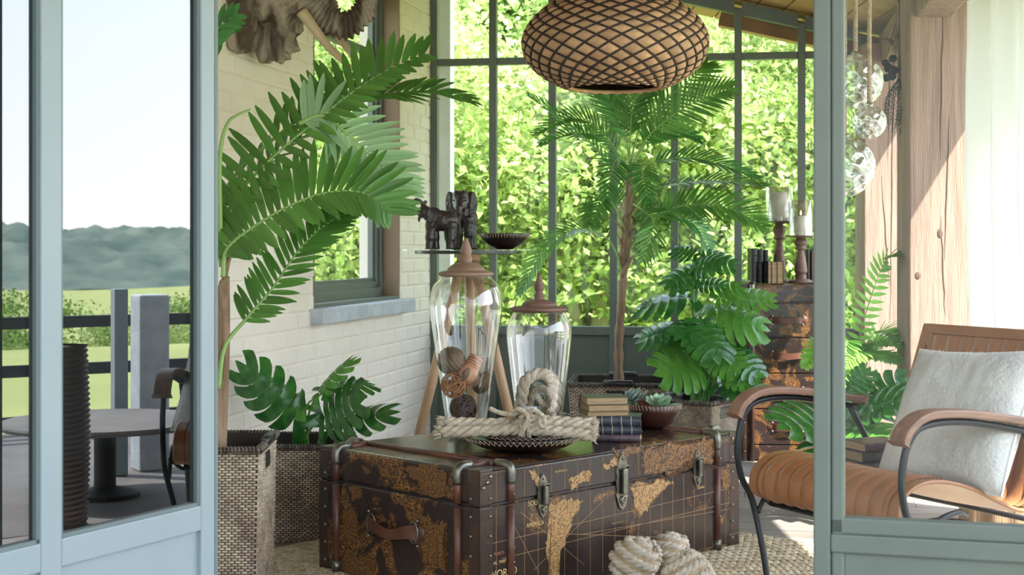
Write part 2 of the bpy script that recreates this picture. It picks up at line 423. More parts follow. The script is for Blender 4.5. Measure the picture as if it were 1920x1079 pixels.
# window in the left wall
wn = bpy.data.objects.new('window_1', None); COL.objects.link(wn); wn.location = O0; wn.rotation_euler = (0, 0, A2); wn['kind'] = 'structure'
m = MB(); lwb(m, W0, W0+.02, WZ0, WZ1, 0, .11); lwb(m, W1-.02, W1, WZ0, WZ1, 0, .11); m.build('reveal_lining', M['reveal'], wn)
m = MB()
for k, (a, b, d0, d1) in enumerate([(0, .05, .09, .15), (.05, .08, .105, .15), (.08, .10, .12, .15)]):
    lwb(m, W0+a, W0+b, WZ0, WZ1, d0, d1); lwb(m, W1-b, W1-a, WZ0, WZ1, d0, d1); lwb(m, W0, W1, WZ0+a, WZ0+b+.01, d0, d1); lwb(m, W0, W1, WZ1-b, WZ1-a, d0, d1)
lwb(m, W0+.1, W1-.1, 2.13, 2.165, .11, .15)
m.build('window_frame', M['green'], wn, bevel=.003)
m = MB(); lwb(m, W0, W1, WZ0-.005, WZ0+.012, .0, .1); m.build('inner_ledge', M['green'], wn)
m = MB(); lwb(m, W0+.1, W1-.1, WZ0+.11, WZ1-.1, .128, .132); m.build('pane', M['glass'], wn)
m = MB(); lwb(m, W0-.07, W1+.05, WZ0-.075, WZ0-.005, -.07, .02); m.build('stone_sill', M['stone'], wn, bevel=.006)
# end pier outside, beyond the corner
m = MB(); m.bx(-.47, -.375, 8.62, 9.2, 0, 3.0); m.build('pillar_outside', M['white_brick'], kind='structure')
m = MB(); m.bx(-.62, -.47, 8.31, 9.2, 0, 3.0); m.build('wall_outside', M['white_brick'], kind='structure')

# window wall at the back
A1 = math.atan2(E1.y, E1.x)
ww = bpy.data.objects.new('window_2', None); COL.objects.link(ww); ww.location = O0; ww.rotation_euler = (0, 0, A1); ww['kind'] = 'structure'
mull = [0.022, .3695, .715, 1.068, 1.414, 1.770, 2.121, 2.455]
def top_at(wd): return ceil_z((O0+E1*wd).x)-.02
SZ = .656
for i, wd in enumerate(mull):
    hw = .021 if i not in (3, ) else .022
    MB().bx(wd-hw, wd+hw, -.03, .03, 0, top_at(wd)-.04).build('mullion', M['green'], ww, bevel=.003)
for i in range(len(mull)-1):
    a, b = mull[i]+.021, mull[i+1]-.021
    MB().bx(a, b, -.022, .022, 2.165, 2.205).build('glazing_bar', M['green'], ww, bevel=.003)
    MB().bx(a, b, -.026, .03, SZ-.05, SZ).build('sill_rail', M['green'], ww, bevel=.003)
    MB().bx(a, b, .004, .02, .1, SZ-.05).build('lower_panel', M['green'], ww)
    MB().bx(a, b, -.012, .02, .06, .12).build('bottom_rail', M['green'], ww, bevel=.003)
    MB().bx(a, b, -.003, .001, SZ, 2.165).build('pane', M['glass'], ww)
    zt0, zt1 = top_at(a)-.07, top_at(b)-.07
    q = MB(); q.add([(a, 0, 2.205), (b, 0, 2.205), (b, 0, zt1), (a, 0, zt0)], [(0, 1, 2, 3)]); q.build('pane', M['glass'], ww)
    q = MB()
    q.add([(xx_, y, z) for y in (-.026, .03) for (xx_, z) in ((a, zt0), (b, zt1), (b, zt1+.07), (a, zt0+.07))], [(0,1,2,3), (7,6,5,4), (0,4,5,1), (1,5,6,2), (2,6,7,3), (3,7,4,0)])
    q.build('head_rail', M['green'], ww)
# plinth
MB().bx(0, 2.47, -.02, .08, 0, .06).build('plinth', M['green'], ww)

# ceiling: boards running along the room on a lean-to slope falling to the right
cl = bpy.data.objects.new('ceiling', None); COL.objects.link(cl); cl['kind'] = 'structure'
sl = math.atan(.25)
X = -1.95; k = 0
while X < 2.4:
    wd = .145; x1 = min(X+wd, 2.4)
    q = MB()
    y0, y1 = -.6, 8.75
    vs = []
    for y in (y0, y1):
        for (xx, dz) in ((X+.004, 0), (x1-.004, 0), (x1-.004, .06), (X+.004, .06)): vs.append((xx, y, ceil_z(xx)+dz))
    q.add(vs, [(0,3,2,1), (4,5,6,7), (0,1,5,4), (1,2,6,5), (2,3,7,6), (3,0,4,7)])
    q.build('ceiling_board', M['ceil'], cl); X += wd
q = MB(); q.add([(x, y, ceil_z(x)+.062+dz) for y in (-.65, 8.8) for (x, dz) in ((-1.98, 0), (2.42, 0), (2.42, .05), (-1.98, .05))], [(0,3,2,1), (4,5,6,7), (0,1,5,4), (1,2,6,5), (2,3,7,6), (3,0,4,7)])
q.build('roof_deck', M['terrace'], cl)
# eaves beam along the right side, carried by the oak posts
PD = Vector((-.15, -1, 0)).normalized()
def beam(p0, p1, w_, h_, name, mt, **kw):
    p0, p1 = Vector(p0), Vector(p1); d = p1-p0; L = d.length; R = d.to_track_quat('X', 'Z').to_matrix()
    return MB().box((0, 0, 0), (L, w_, h_)).build(name, mt, loc=(p0+p1)/2, rot=R.to_euler(), **kw)
beam((2.13, 8.0, 2.19), (1.35, 2.6, 2.32), .16, .17, 'beam_eaves', M['post'], kind='structure', bevel=.008)
beam((1.2, 8.18, 2.44), (2.3, 8.0, 2.17), .10, .12, 'beam_back', M['ceil'], kind='structure')
# floor of planks
fl = bpy.data.objects.new('floor', None); COL.objects.link(fl); fl['kind'] = 'structure'; fl.location = O0; fl.rotation_euler = (0, 0, A1)
pl_m = []
def plank(x0, x1, y0, y1):
    me = MB().bx(x0+.0015, x1-.0015, y0+.0015, y1-.0015, -.022, 0).build('plank', M['floor'], fl)
y = 0; r = 0
while y > -5.9:
    wd = .145; cuts = [-1.9+random.random()*.3]
    edge = -1.9
    x = edge
    while x < 3.2:
        L = 1.4+random.random()*1.0; x1 = min(x+L, 3.2)
        if x1 < 3.2 and 3.2-x1 < .4: x1 = 3.2
        plank(x, x1, y-wd, y); x = x1
    y -= wd; r += 1
MB().bx(-2.2, 3.3, -6.0, .3, -.12, -.026).build('floor_base', M['weave_dark'], fl)

# oak posts with drying cracks
def post(name, x0, x1, Y, d, label=None, cracks=(), rz=0):
    X0, X1 = (x0-960)/F*Y, (x1-960)/F*Y
    h = ceil_z((X0+X1)/2)-.1
    o = bpy.data.objects.new(name, None); COL.objects.link(o); o.location = ((X0+X1)/2, Y+d/2, 0); o['kind'] = 'structure'; o.rotation_euler = (0, 0, rz)
    wd = X1-X0
    MB().bx(-wd/2, wd/2, -d/2, d/2, 0, h).build('timber', M['post'], o, bevel=.006)
    for (u, z0, z1, a) in cracks:
        pts = [(u*wd+a*(t-.5)*.06+random.uniform(-.003, .003), -d/2-.0004, z0+(z1-z0)*t) for t in [i/9 for i in range(10)]]
        MB().tube(pts, [.0008+.0028*math.sin(PI*i/9) for i in range(10)], 5).build('crack', M['knot'], o)
    return o
pb = post('pillar_near', 1706, 1819, 6.4, .22, cracks=((.03, 1.5, 2.3, .2), (.05, .8, 1.25, -.3), (.12, 1.05, 1.7, .3)))
MB().ball((.0, -.1105, 1.17), (.014, .004, .022), 10).build('knot', M['knot'], pb)
MB().ball((-.10, -.1105, .98), (.014, .004, .018), 10).build('knot', M['knot'], pb)
MB().ball((.04, -.1105, .74), (.010, .003, .010), 10).build('knot', M['knot'], pb)
pa = post('pillar_far', 1621, 1700, 7.75, .22, cracks=((.0, .9, 1.5, -.8), (.15, .7, 2.2, .3), (.1, 1.6, 2.3, .4)))

# outside ground
MB().bx(-60, 2.7, 8.6, 90, -.3, -.12).build('ground_back', M['lawn'], kind='structure')
MB().bx(-60, -6.0, -20, 8.6, -.3, -.12).build('ground_left', M['lawn'], kind='structure')
MB().bx(2.3, 5.6, -8, 8.8, -.3, -.06).build('terrace_paving', M['terrace'], kind='structure')
MB().bx(-6.0, 2.3, -8, 2.35, -.3, -.03).build('terrace_front', M['terrace'], kind='structure')
MB().bx(-6.0, -2.05, 2.35, 8.6, -.3, -.03).build('terrace_side', M['terrace'], kind='structure')
MB().bx(2.3, 5.6, 8.8, 60, -.34, -.2).build('lawn_back', M['lawn'], kind='structure')
def land(u, v):
    X = 5.6+u*u*420; Y = -200+v*460
    s = min(1, max(0, (X-18)/30)); z = -.42-5.4*s*s*(3-2*s)
    return (X, Y, z+(noise.noise(Vector((X*.02, Y*.02, 0)))*1.2 if X > 60 else 0))
MB().grid(land, 40, 60).build('meadow_ground', M['meadow'], kind='structure', smooth=True)
def hill(u, v):
    Y = -150+v*520; a = math.sin(u*PI)
    h = 11+2.4*noise.noise(Vector((Y*.012, 3.3, 0)))+3*noise.noise(Vector((Y*.04, 7.3, 0)))
    X = 260+u*120
    bumpy = noise.noise(Vector((X*.11, Y*.11, 1)))*2.6+noise.noise(Vector((X*.3, Y*.3, 5)))*1.6
    return (X, Y, -6.5+a*h+bumpy*(a+.1))
MB().grid(hill, 40, 420).build('hills', M['hill'], kind='structure', smooth=True)

# leafy trees: crowns as dense leaf sprays
def crown_mesh(seed, n, rad, mt, leaf=.12, name='crown'):
    rnd = random.Random(seed); vs = []; fs = []
    cl_ = []
    for _ in range(70):
        while 1:
            p = Vector((rnd.uniform(-1, 1), rnd.uniform(-1, 1), rnd.uniform(-1, 1)))
            if .35 < p.length < 1: break
        cl_.append(Vector((p.x*rad[0], p.y*rad[1], p.z*rad[2])))
    for i in range(n):
        c = cl_[rnd.randrange(len(cl_))]; s = .10*sum(rad)
        p = c+Vector((rnd.gauss(0, s*.5), rnd.gauss(0, s*.5), rnd.gauss(0, s*.33)))
        nrm = Vector((rnd.gauss(0, 1), rnd.gauss(0, 1)-.3, rnd.gauss(0, 1)+.9)).normalized()
        a = nrm.orthogonal().normalized(); a.rotate(Matrix.Rotation(rnd.uniform(0, 2*PI), 3, nrm)); b = nrm.cross(a)
        L = leaf*rnd.uniform(.6, 1.3); k = len(vs)
        vs += [p-a*L*.5, p+b*L*.3-a*.05*L, p+a*L*.55-nrm*L*.1, p-b*L*.3-a*.05*L]; fs.append((k, k+1, k+2, k+3))
    me = bpy.data.meshes.new(name); me.from_pydata([tuple(v) for v in vs], [], fs); me.materials.append(mt); return me
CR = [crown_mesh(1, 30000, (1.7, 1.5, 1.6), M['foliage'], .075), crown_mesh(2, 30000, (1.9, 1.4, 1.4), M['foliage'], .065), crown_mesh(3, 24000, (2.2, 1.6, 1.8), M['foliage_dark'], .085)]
def tree_thing(x, y, s, kind, zc, label, group=None, cat='tree', z0=-.12, name='broadleaf_tree', bark='bark2', lean=0):
    t = thing(name, label, cat, (x, y, z0), random.uniform(-3, 3) if not lean else 0, group)
    put('crown', CR[kind], t, loc=(0, 0, zc), scale=(s, s, s))
    pts = [(0, 0, 0), (.05*s+lean*.3, .05, zc*.45), (lean, .1, zc+.2)]
    mb = MB().tube(spline(pts, 8), [.13*s*(1-.07*i) for i in range(9)], 8)
    for k in range(5):
        a = k*1.3+x; h = zc*.5+k*.18*s
        mb.tube(spline([(lean*.6, .05, h), (math.cos(a)*.5*s+lean*.6, math.sin(a)*.5*s, h+.45*s), (math.cos(a)*1.2*s+lean*.6, math.sin(a)*1.2*s, h+.75*s)], 6), [.05*s*(1-.12*i) for i in range(7)], 6)
    mb.build('trunk', M[bark], t, smooth=True)
    return t

# unseen wall added behind the camera to shade the doors
MB().bx(-7, 3.2, -6.6, -6.2, -.1, 4.2).build('wall_added_shade', M['white_brick'], kind='structure')
# ================================================================ doors
# open french door leaf at the left, hinged at its far end; local x runs from the hinge towards the camera
DD = Vector((-.478, -.878, 0)); H0 = P(403, 467, 3.072); H0.z = 0
dl = bpy.data.objects.new('door_1', None); COL.objects.link(dl); dl.location = H0; dl.rotation_euler = (0, 0, math.atan2(DD.y, DD.x)); dl['kind'] = 'structure'
DT = .045   # thickness; visible face at local y = 0, body behind (local -y? decided below)
ly = Vector((-DD.y, DD.x, 0)); SG = -1 if ly.x > 0 else 1     # SG*y points away from the viewer's side (to -X)
def db(x0, x1, z0, z1, a=0, b=DT): return MB().bx(x0, x1, min(a*SG, b*SG), max(a*SG, b*SG), z0, z1)
DW = .93
for nm, x0, x1 in (('hinge_stile', 0, .043), ('muntin', .436, .487), ('lock_stile', DW-.06, DW)):
    db(x0, x1, .02, 2.15).build(nm, M['blue'], dl, bevel=.003)
for a, b in ((.043, .436), (.487, DW-.06)):
    db(a, b, .498, .552).build('middle_rail', M['blue'], dl, bevel=.003)
    db(a, b, .02, .12).build('bottom_rail', M['blue'], dl, bevel=.003)
    db(a, b, 2.08, 2.15).build('top_rail', M['blue'], dl, bevel=.003)
    db(a, b, .12, .498, .012, .03).build('kick_panel', M['blue'], dl)
    db(a, b, .552, 2.08, .016, .021).build('pane', M['door_glass'], dl)
    q = MB()
    for (p0, p1, q0, q1) in ((a, a+.007, .552, 2.08), (b-.007, b, .552, 2.08), (a, b, .552, .559)):
        q.bx(p0, p1, min(.006*SG, .016*SG), max(.006*SG, .016*SG), q0, q1)
    q.build('glazing_bead', M['blue_dark'], dl)
db(-.010, 0, .02, 2.15, 0, DT).build('door_edge', M['blue_dark'], dl)
# fixed side light at the right
s0 = P(1525, 467, 2.90); s0.z = 0; SDv = Vector((.962, -.272, 0))
sl_ = bpy.data.objects.new('window_3', None); COL.objects.link(sl_); sl_.location = s0; sl_.rotation_euler = (0, 0, math.atan2(SDv.y, SDv.x)); sl_['kind'] = 'structure'
SW = 1.0
def sb(x0, x1, z0, z1, a=0, b=.05): return MB().bx(x0, x1, a, b, z0, z1)
sb(0, .034, 0, 2.2).build('stile', M['green'], sl_, bevel=.004)
sb(.034, .062, .3, 2.1, .008, .04).build('inner_bead', M['green'], sl_, bevel=.006)
sb(SW-.06, SW, 0, 2.2).build('stile', M['green'], sl_, bevel=.004)
sb(.034, SW-.06, .517, .554, .008, .04).build('inner_bead', M['green'], sl_, bevel=.006)
sb(.034, SW-.06, .482, .52, 0, .05).build('middle_rail', M['green'], sl_, bevel=.004)
sb(.034, SW-.06, 0, .1).build('bottom_rail', M['green'], sl_, bevel=.004)
sb(.034, SW-.06, 2.1, 2.2).build('top_rail', M['green'], sl_, bevel=.004)
sb(.034, SW-.06, .1, .482, .015, .03).build('lower_panel', M['green'], sl_)
sb(.062, SW-.06, .554, 2.1, .022, .027).build('pane', M['side_glass'], sl_)
beam(H0+Vector((-.05, .03, 2.22)), s0+SDv*SW+Vector((0, .02, 2.26)), .09, .1, 'beam_door_head', M['blue'], kind='structure')

# ================================================================ foliage helpers
def leaflet(base, d, side, n, L, w_, droop=.15, segs=5, mb=None):
    """one narrow folded leaf blade from base along d; n = blade normal"""
    prof = [.5, .9, 1, .97, .76, .18] if segs == 5 else [.5, 1, .75, .04]
    k = len(prof)-1; vs = []
    for i, p in enumerate(prof):
        t = i/k; c = base+d*L*t+Vector((0, 0, -droop*L*t*t)); hw = w_*.5*p
        vs += [c-side*hw+n*hw*.35, c, c+side*hw+n*hw*.35]
    fs = []
    for i in range(k):
        for j in (0, 1): fs.append((i*3+j, i*3+j+1, i*3+j+4, i*3+j+3))
    (mb or MB()).add(vs, fs)
    return mb

def frond(root, pts, n, L, w_, nrm, mt, splay=60, start=.22, droop=.12, single=False, r0=.008, up=.15, asym=(1, 1), label=None, segs=5):
    """pts world; root is an unrotated empty; nrm = frond face normal"""
    o = Vector(root.location); path = [p-o for p in spline(pts, 40)]
    rr = MB().tube(path, [r0*(1-.85*i/40) for i in range(41)], 6)
    mt_m = M[mt]; joined = MB()
    fr = rr.build('frond', M['rachis'], root, smooth=True)
    if label: fr['label'] = label
    for i in range(n):
        t = start+(1-start)*(i+.5)/n; f = t*40; j = min(int(f), 39); p = path[j].lerp(path[j+1], f-j)
        tg = (path[min(j+2, 40)]-path[max(j-1, 0)]).normalized()
        nn = Vector(nrm); nn = (nn-tg*nn.dot(tg)).normalized(); sd_ = tg.cross(nn)
        env = math.sin(PI*min(1, .16+.80*((t-start)/(1-start))))**(.42 if segs == 5 else .6)
        ang = math.radians(splay)*(1-.55*((t-start)/(1-start))**2)
        for s in (-1, 1):
            a = ang*random.uniform(.93, 1.07)
            d = (tg*math.cos(a)+sd_*s*math.sin(a)+nn*(up+random.uniform(-.06, .06))).normalized()
            l = L*env*asym[0 if s < 0 else 1]*random.uniform(.93, 1.05)
            sdv = d.cross(nn).normalized(); nv = sdv.cross(d).normalized()
            if single:
                mb = MB(); leaflet(Vector((0, 0, 0)), d, sdv, nv, l, w_, droop, segs, mb)
                mb.build('leaflet', mt_m, fr, smooth=True, loc=p)
            else: leaflet(p, d, sdv, nv, l, w_, droop, segs, joined)
    if not single: joined.build('leaflets', mt_m, fr, smooth=True)
    return fr

def monstera_mesh(seed, mt, curl=.25, lobes=6):
    """split leaf, unit length along +x, lying in xy, normal +z"""
    rnd = random.Random(seed); mb = MB()
    def wid(t): return .42*(math.sin(PI*min(1, (t+.085)/1.085))**.62)*(1.06-.35*t)
    for s in (-1, 1):
        for k in range(lobes):
            t0, t1 = k/lobes*.9-.02, (k+1)/lobes*.9-.02
            cut = rnd.choice((.66, .76, .84, .97)) if k > 0 else .95
            rows = 8; vs = []
            for i in range(rows+1):
                q = i/rows
                sh = (-.34 if k == 0 else -.16)+.32*(k/lobes)+.14*q
                for j in range(3):
                    tt = t0+(t1-t0)*j/2
                    gap = 0 if q < cut else .13*min(1, (q-cut)/.15)+(.22*max(0, q-.8)/.2)
                    mid = (t0+t1)/2; ta = mid+(tt-mid)*(1-gap)
                    w_ = wid(max(0, min(1, tt)))*(1 if not (q > .95 and j != 1) else .96)
                    x = ta+(sh*q*.9)*(.5+.5*q); y = s*w_*q
                    z = -curl*(x*x*.55)+.10*abs(y)-curl*2.2*y*y+.012*math.cos(2*PI*(j/2))*(q > .1)*(1 if q < .9 else .3)
                    vs.append((x, y, z))
            fs = []
            for i in range(rows):
                for j in (0, 1):
                    a = i*3+j; f = (a, a+1, a+4, a+3); fs.append(f if s < 0 else tuple(reversed(f)))
            mb.add(vs, fs)
        # tip lobe
    n = 6; vs = []
    for i in range(n+1):
        q = i/n; x = .84+.22*q; hw = .10*(1-q)**.7*(1 if q > 0 else .8)
        for y in (-hw, 0, hw): vs.append((x, y, -curl*(x*x*.55)+.1*abs(y)))
    mb.add(vs, [(i*3+j, i*3+j+3, i*3+j+4, i*3+j+1) for i in range(n) for j in (0, 1)])
    me = mb.mesh('leaf', mt, True); return me
MON = [monstera_mesh(i, M['leaf_mon'], .2+.12*i) for i in range(4)]
MONL = [monstera_mesh(i+9, M['leaf_mon_light'], .2+.12*i) for i in range(4)]
RIB = MB().tube([(x/10, 0, -.25*((x/10)**2*.55)+.004) for x in range(0, 11)], [.007*(1-.08*i) for i in range(11)], 5).mesh('midrib', M['rachis'], True)

def mleaf(root, base, tip, nrm, soil, light=False, stem=True, wscale=1.0, label=None, rstem=.005):
    base, tip, o = Vector(base), Vector(tip), Vector(root.location)
    d = tip-base; L = d.length; x = d.normalized(); n = Vector(nrm); n = (n-x*n.dot(x)).normalized(); y = n.cross(x)
    R = Matrix((x, y, n)).transposed()
    me = random.choice(MONL if light else MON)
    lf = put('leaf', me, root, loc=base-o, rot=R.to_euler(), scale=(L, L*wscale, L), label=label)
    if stem:
        s0_ = Vector(soil); mid = s0_.lerp(base-o, .55)+Vector((0, 0, .06))
        MB().tube(spline([s0_, mid, base-o], 10), [rstem*1.5-rstem*.8*i/10 for i in range(11)], 6).build('leaf_stem', M['stem'], root, smooth=True)
    return lf

# ================================================================ baskets
def basket(label, X, Y, rz, wb, wt, h, db_=None, dt_=None, hole='x', cell=.0195, rodside='x', name='woven_basket'):
    db_ = db_ or wb; dt_ = dt_ or wt
    t = thing(name, label, 'basket', (X, Y, 0), rz, 'woven square plant baskets')
    q = MB(); n = 4
    def cor(k, z, e=0):
        f = z/h; w_ = (wb+(wt-wb)*f)/2+e; d_ = (db_+(dt_-db_)*f)/2+e
        sx_, sy_ = [(-1, -1), (1, -1), (1, 1), (-1, 1)][k % 4]
        return Vector((sx_*w_, sy_*d_, z))
    # liner: outer and inner skin
    vs = []
    for e, z0 in ((0, 0), (-.012, .02)):
        for z in (z0, h):
            for k in range(4): vs.append(cor(k, z, e))
    fs = []
    for k in range(4):
        k2 = (k+1) % 4
        fs += [(k, k2, 4+k2, 4+k), (8+k2, 8+k, 12+k, 12+k2), (4+k, 4+k2, 12+k2, 12+k)]
    fs += [(3, 2, 1, 0), (8, 9, 10, 11)]
    q.add(vs, fs)
    q.build('liner', M['weave_dark'], t)
    wv = MB(); rows = int(h/(cell*.42))
    hz0, hz1, hw_ = h-.085, h-.03, .055
    hs = (1, 3) if hole == 'x' else (0, 2)
    for k in range(4):
        for r_ in range(rows):
            z = h*(r_+.5)/rows; A, B = cor(k, z), cor(k+1, z); L = (B-A).length; nx = int(wb/cell) if k % 2 == 0 else int(db_/cell)
            ax = (B-A).normalized(); nn = ax.cross(UP).normalized(); upv = (cor(k, h)-cor(k, 0)).normalized()
            for c in range(nx):
                u = (c+.5+(.25 if r_ % 2 else -.25))/nx
                if not 0.004 < u < .996: continue
                if k in hs and abs(u-.5)*L < hw_ and hz0 < z < hz1: continue
                wv.lens(A+(B-A)*u, ax*(L/nx*.52), UP*(h/rows*.47), nn, .0055)
    wv.build('woven_sides', M['weave'], t, smooth=True, kind='stuff')
    rm = MB(); ring = [cor(k, h-.004, .002) for k in range(4)]
    for k in range(4):
        A, B = ring[k], ring[(k+1) % 4]; N = int((B-A).length/.011)
        for i in range(N):
            p = A+(B-A)*((i+.5)/N); ax = (B-A).normalized()
            side = ax.cross(UP)
            pts = [p+ax*.004*math.cos(a)+side*.009*math.cos(a)+UP*.011*math.sin(a) for a in [2*PI*j/6 for j in range(6)]]
            rm.tube(pts, .0042, 4, closed=True)
    rm.build('rim', M['rim'], t, kind='stuff')
    for k in hs:
        A, B = ring[k], ring[(k+1) % 4]; mid = (A+B)/2+UP*.010; ax = (B-A).normalized()
        MB().tube([mid-ax*.075, mid-ax*.07, mid+ax*.07, mid+ax*.075], [.010, .0165, .0165, .010], 10).build('handle', M['handle_black'], t, smooth=True)
        nn = ax.cross(UP)
        MB().box((A+B)/2+UP*(-.057)-nn*.002, (.11 if abs(ax.x) > .5 else .004, .004 if abs(ax.x) > .5 else .11, .05)).build('hand_hole', M['black'], t)
    return t
def soil_disc(root, w_, d_, z, rz=0):
    q = MB(); q.grid(lambda u, v: ((u-.5)*w_, (v-.5)*d_, z+.012*noise.noise(Vector((u*8, v*8, 0)))), 14, 14)
    return q.build('soil', M['soil'], root, rot=(0, 0, rz))
# ================================================================ steamer trunk used as a coffee table
TC = (.0885, 5.05); TL, TD, TH_ = 1.317, .788, .426; TSEAM = .316
trunk = thing('steamer_trunk', 'large dark leather steamer trunk printed with a worn gold map, standing on the jute rug', 'trunk', (TC[0], TC[1], .014), PI/4)
hx, hy = TL/2, TD/2
TZ = TH_-.014
MB().bx(-hx, hx, -hy, hy, 0, .300).build('body', M['map_end'], trunk, bevel=.010, seg=3)
MB().bx(-hx, hx, -hy, hy, .304, TZ).build('lid', M['map_end'], trunk, bevel=.014, seg=4)
MB().bx(-hx+.006, hx-.006, -hy+.006, hy-.006, .298, .306).build('seam_lining', M['black'], trunk)
Rm = Matrix.Rotation(-PI/4, 3, 'Z')
def frontpt(px, py, face='f'):
    """local point on the front (or end) face seen at this pixel"""
    d = Rm @ Vector(((px-960)/F, 1, -(py-HZ)/F)); o = Rm @ (Vector((0, 0, CH))-Vector((TC[0], TC[1], .014)))
    if face == 'f': k = (-hy-o.y)/d.y
    elif face == 'e': k = (-hx-o.x)/d.x
    else: k = (TZ-o.z)/d.z
    return o+d*k
# leather front sheets (the long face shows a different print), lid and body
q = MB().bx(-hx+.004, hx-.004, -hy-.0012, -hy+.004, .012, .296); q.build('front_print', M['map_front'], trunk)
q = MB().bx(-hx+.004, hx-.004, -hy-.0012, -hy+.004, .310, TZ-.012); q.build('front_print', M['map_front'], trunk)
# battens: front, back, ends and across the top
def rod(pts, r=.013, name='batten', mt='strap', fl=1): return MB().tube(pts, r, 8, flat=fl).build(name, M[mt], trunk, smooth=True)
for x in (-hx+.13, hx-.133):
    for s in (-1, 1):
        rod([(x, s*(hy+.004), .004), (x, s*(hy+.004), .292)]); rod([(x, s*(hy+.004), .304), (x, s*(hy+.004), TZ-.03)])
        rod(spline([(x, s*(hy+.004), TZ-.05), (x, s*(hy+.004), TZ-.012), (x, s*(hy-.012), TZ+.004), (x, s*(hy-.06), TZ+.004)], 12), .0155, 'metal_elbow', 'metal')
        rod([(x, s*(hy+.005), 0), (x, s*(hy+.005), .035)], .0155, 'metal_foot', 'metal')
    rod([(x, -hy+.06, TZ+.003), (x, hy-.06, TZ+.003)], .012)
for s in (-1, 1):
    for y in (-hy+.092, hy-.095):
        X_ = s*(hx+.004)
        rod([(X_, y, .004), (X_, y, .292)]); rod([(X_, y, .304), (X_, y, TZ-.03)])
        rod(spline([(X_, y, TZ-.05), (X_, y, TZ-.012), (s*(hx-.012), y, TZ+.004), (s*(hx-.05), y, TZ+.004)], 12), .0155, 'metal_elbow', 'metal')
        rod([(s*(hx-.05), y, TZ+.003), (s*(hx-.13), y, TZ+.003)], .0125)
        rod([(X_, y, 0), (X_, y, .035)], .0155, 'metal_foot', 'metal')
# leather corner bands with domed nails
nail = MB().ball((0, 0, 0), .0052, 8).mesh('nail', M['brass'], True)
def nails(pts, parent=None, sc=1):
    for p in pts: put('nail', nail, parent or trunk, loc=p, scale=(sc,)*3)
for sx_ in (-1, 1):
    for sy_ in (-1, 1):
        cx, cy = sx_*hx, sy_*hy
        for z0, z1 in ((.0, .299), (.305, TZ+.002)):
            q = MB(); q.bx(min(cx-sx_*.055, cx+sx_*.003), max(cx-sx_*.055, cx+sx_*.003), min(cy-sy_*.004, cy+sy_*.003), max(cy-sy_*.004, cy+sy_*.003), z0, z1)
            q.build('corner_band', M['leather_dark'], trunk, bevel=.003)
            q = MB(); q.bx(min(cx-sx_*.004, cx+sx_*.003), max(cx-sx_*.004, cx+sx_*.003), min(cy-sy_*.045, cy+sy_*.003), max(cy-sy_*.045, cy+sy_*.003), z0, z1)
            q.build('corner_band', M['leather_dark'], trunk, bevel=.003)
        if sy_ < 0 or sx_ < 0:
            nails([(cx-sx_*.042, cy+sy_*.004, z) for z in (.03, .09, .15, .21, .27, .325)])
            nails([(cx+sx_*.004, cy-sy_*.034, z) for z in (.03, .09, .15, .21, .27, .325)])
            for (a, b) in ((.012, .36), (.028, .375), (.042, .392)): nails([(cx-sx_*a, cy+sy_*.004, b)], sc=1.35)
        # rounded leather cap at the top corner
        q = MB(); q.bx(min(cx-sx_*.062, cx+sx_*.004), max(cx-sx_*.062, cx+sx_*.004), min(cy-sy_*.062, cy+sy_*.004), max(cy-sy_*.062, cy+sy_*.004), TZ-.055, TZ+.0025)
        q.build('corner_cap', M['leather_dark'], trunk, bevel=.014, seg=3)
        q = MB(); q.bx(min(cx-sx_*.062, cx+sx_*.005), max(cx-sx_*.062, cx+sx_*.005), min(cy-sy_*.062, cy+sy_*.005), max(cy-sy_*.062, cy+sy_*.005), 0, .05)
        q.build('corner_shoe', M['leather_dark'], trunk, bevel=.012, seg=3)
for x in (-hx+.13, hx-.133):
    nails([(x+.016, -hy-.004, z) for z in (.06, .16, .27)]+[(x, -hy-.018, z) for z in (.33, .12)], sc=.8)
# bright worn edge trim along lid front
rod([(-hx+.06, -hy+.002, TZ-.002), (hx-.06, -hy+.002, TZ-.002)], .004, 'edge_piping', 'leather_dark')
# latches
def latch(x, s):
    z = .303; y = -hy-.003; t = bpy.data.objects.new('latch', None)
    prof = [(0, .085), (.012, .072), (.02, .05), (.026, .035), (.022, .02), (.026, 0), (.022, -.02), (.026, -.035), (.02, -.05), (.012, -.07), (0, -.08)]
    vs = []
    for yy in (0, -.004):
        for (a, b) in prof: vs.append((x+a*s, y+yy, z+b*s))
        for (a, b) in reversed(prof[1:-1]): vs.append((x-a*s, y+yy, z+b*s))
    n = len(vs)//2; fs = [tuple(range(n)), tuple(reversed(range(n, 2*n)))]+[(i, (i+1) % n, n+(i+1) % n, n+i) for i in range(n)]
    l = MB().add(vs, fs).build('latch', M['metal'], trunk, bevel=.001, label='aged metal latch plate')
    MB().box((x, y-.014, z+.004), (.02*s, .012, .074*s)).build('clasp', M['metal'], l, bevel=.003)
    MB().tube([(x-.012*s, y-.009, z+.036*s), (x-.012*s, y-.02, z+.05*s), (x+.012*s, y-.02, z+.05*s), (x+.012*s, y-.009, z+.036*s)], .0035, 6).build('bail', M['brass'], l, smooth=True)
    MB().tube([(x+.008*s*math.cos(a), y-.010, z-.05*s+.010*s*math.sin(a)) for a in [2*PI*i/10 for i in range(10)]], .003, 6, closed=True).build('lock_loop', M['brass'], l, smooth=True)
    MB().box((x+.011*s, y-.012, z+.0), (.003, .014, .07*s)).build('clasp_side', M['black'], l)
    for b in (.068, -.066): put('rivet', nail, l, loc=(x, y-.006, z+b*s), scale=(.7,)*3)
latch(-hx+.273, .82); latch(-.002, 1.15); latch(hx-.25, .82)
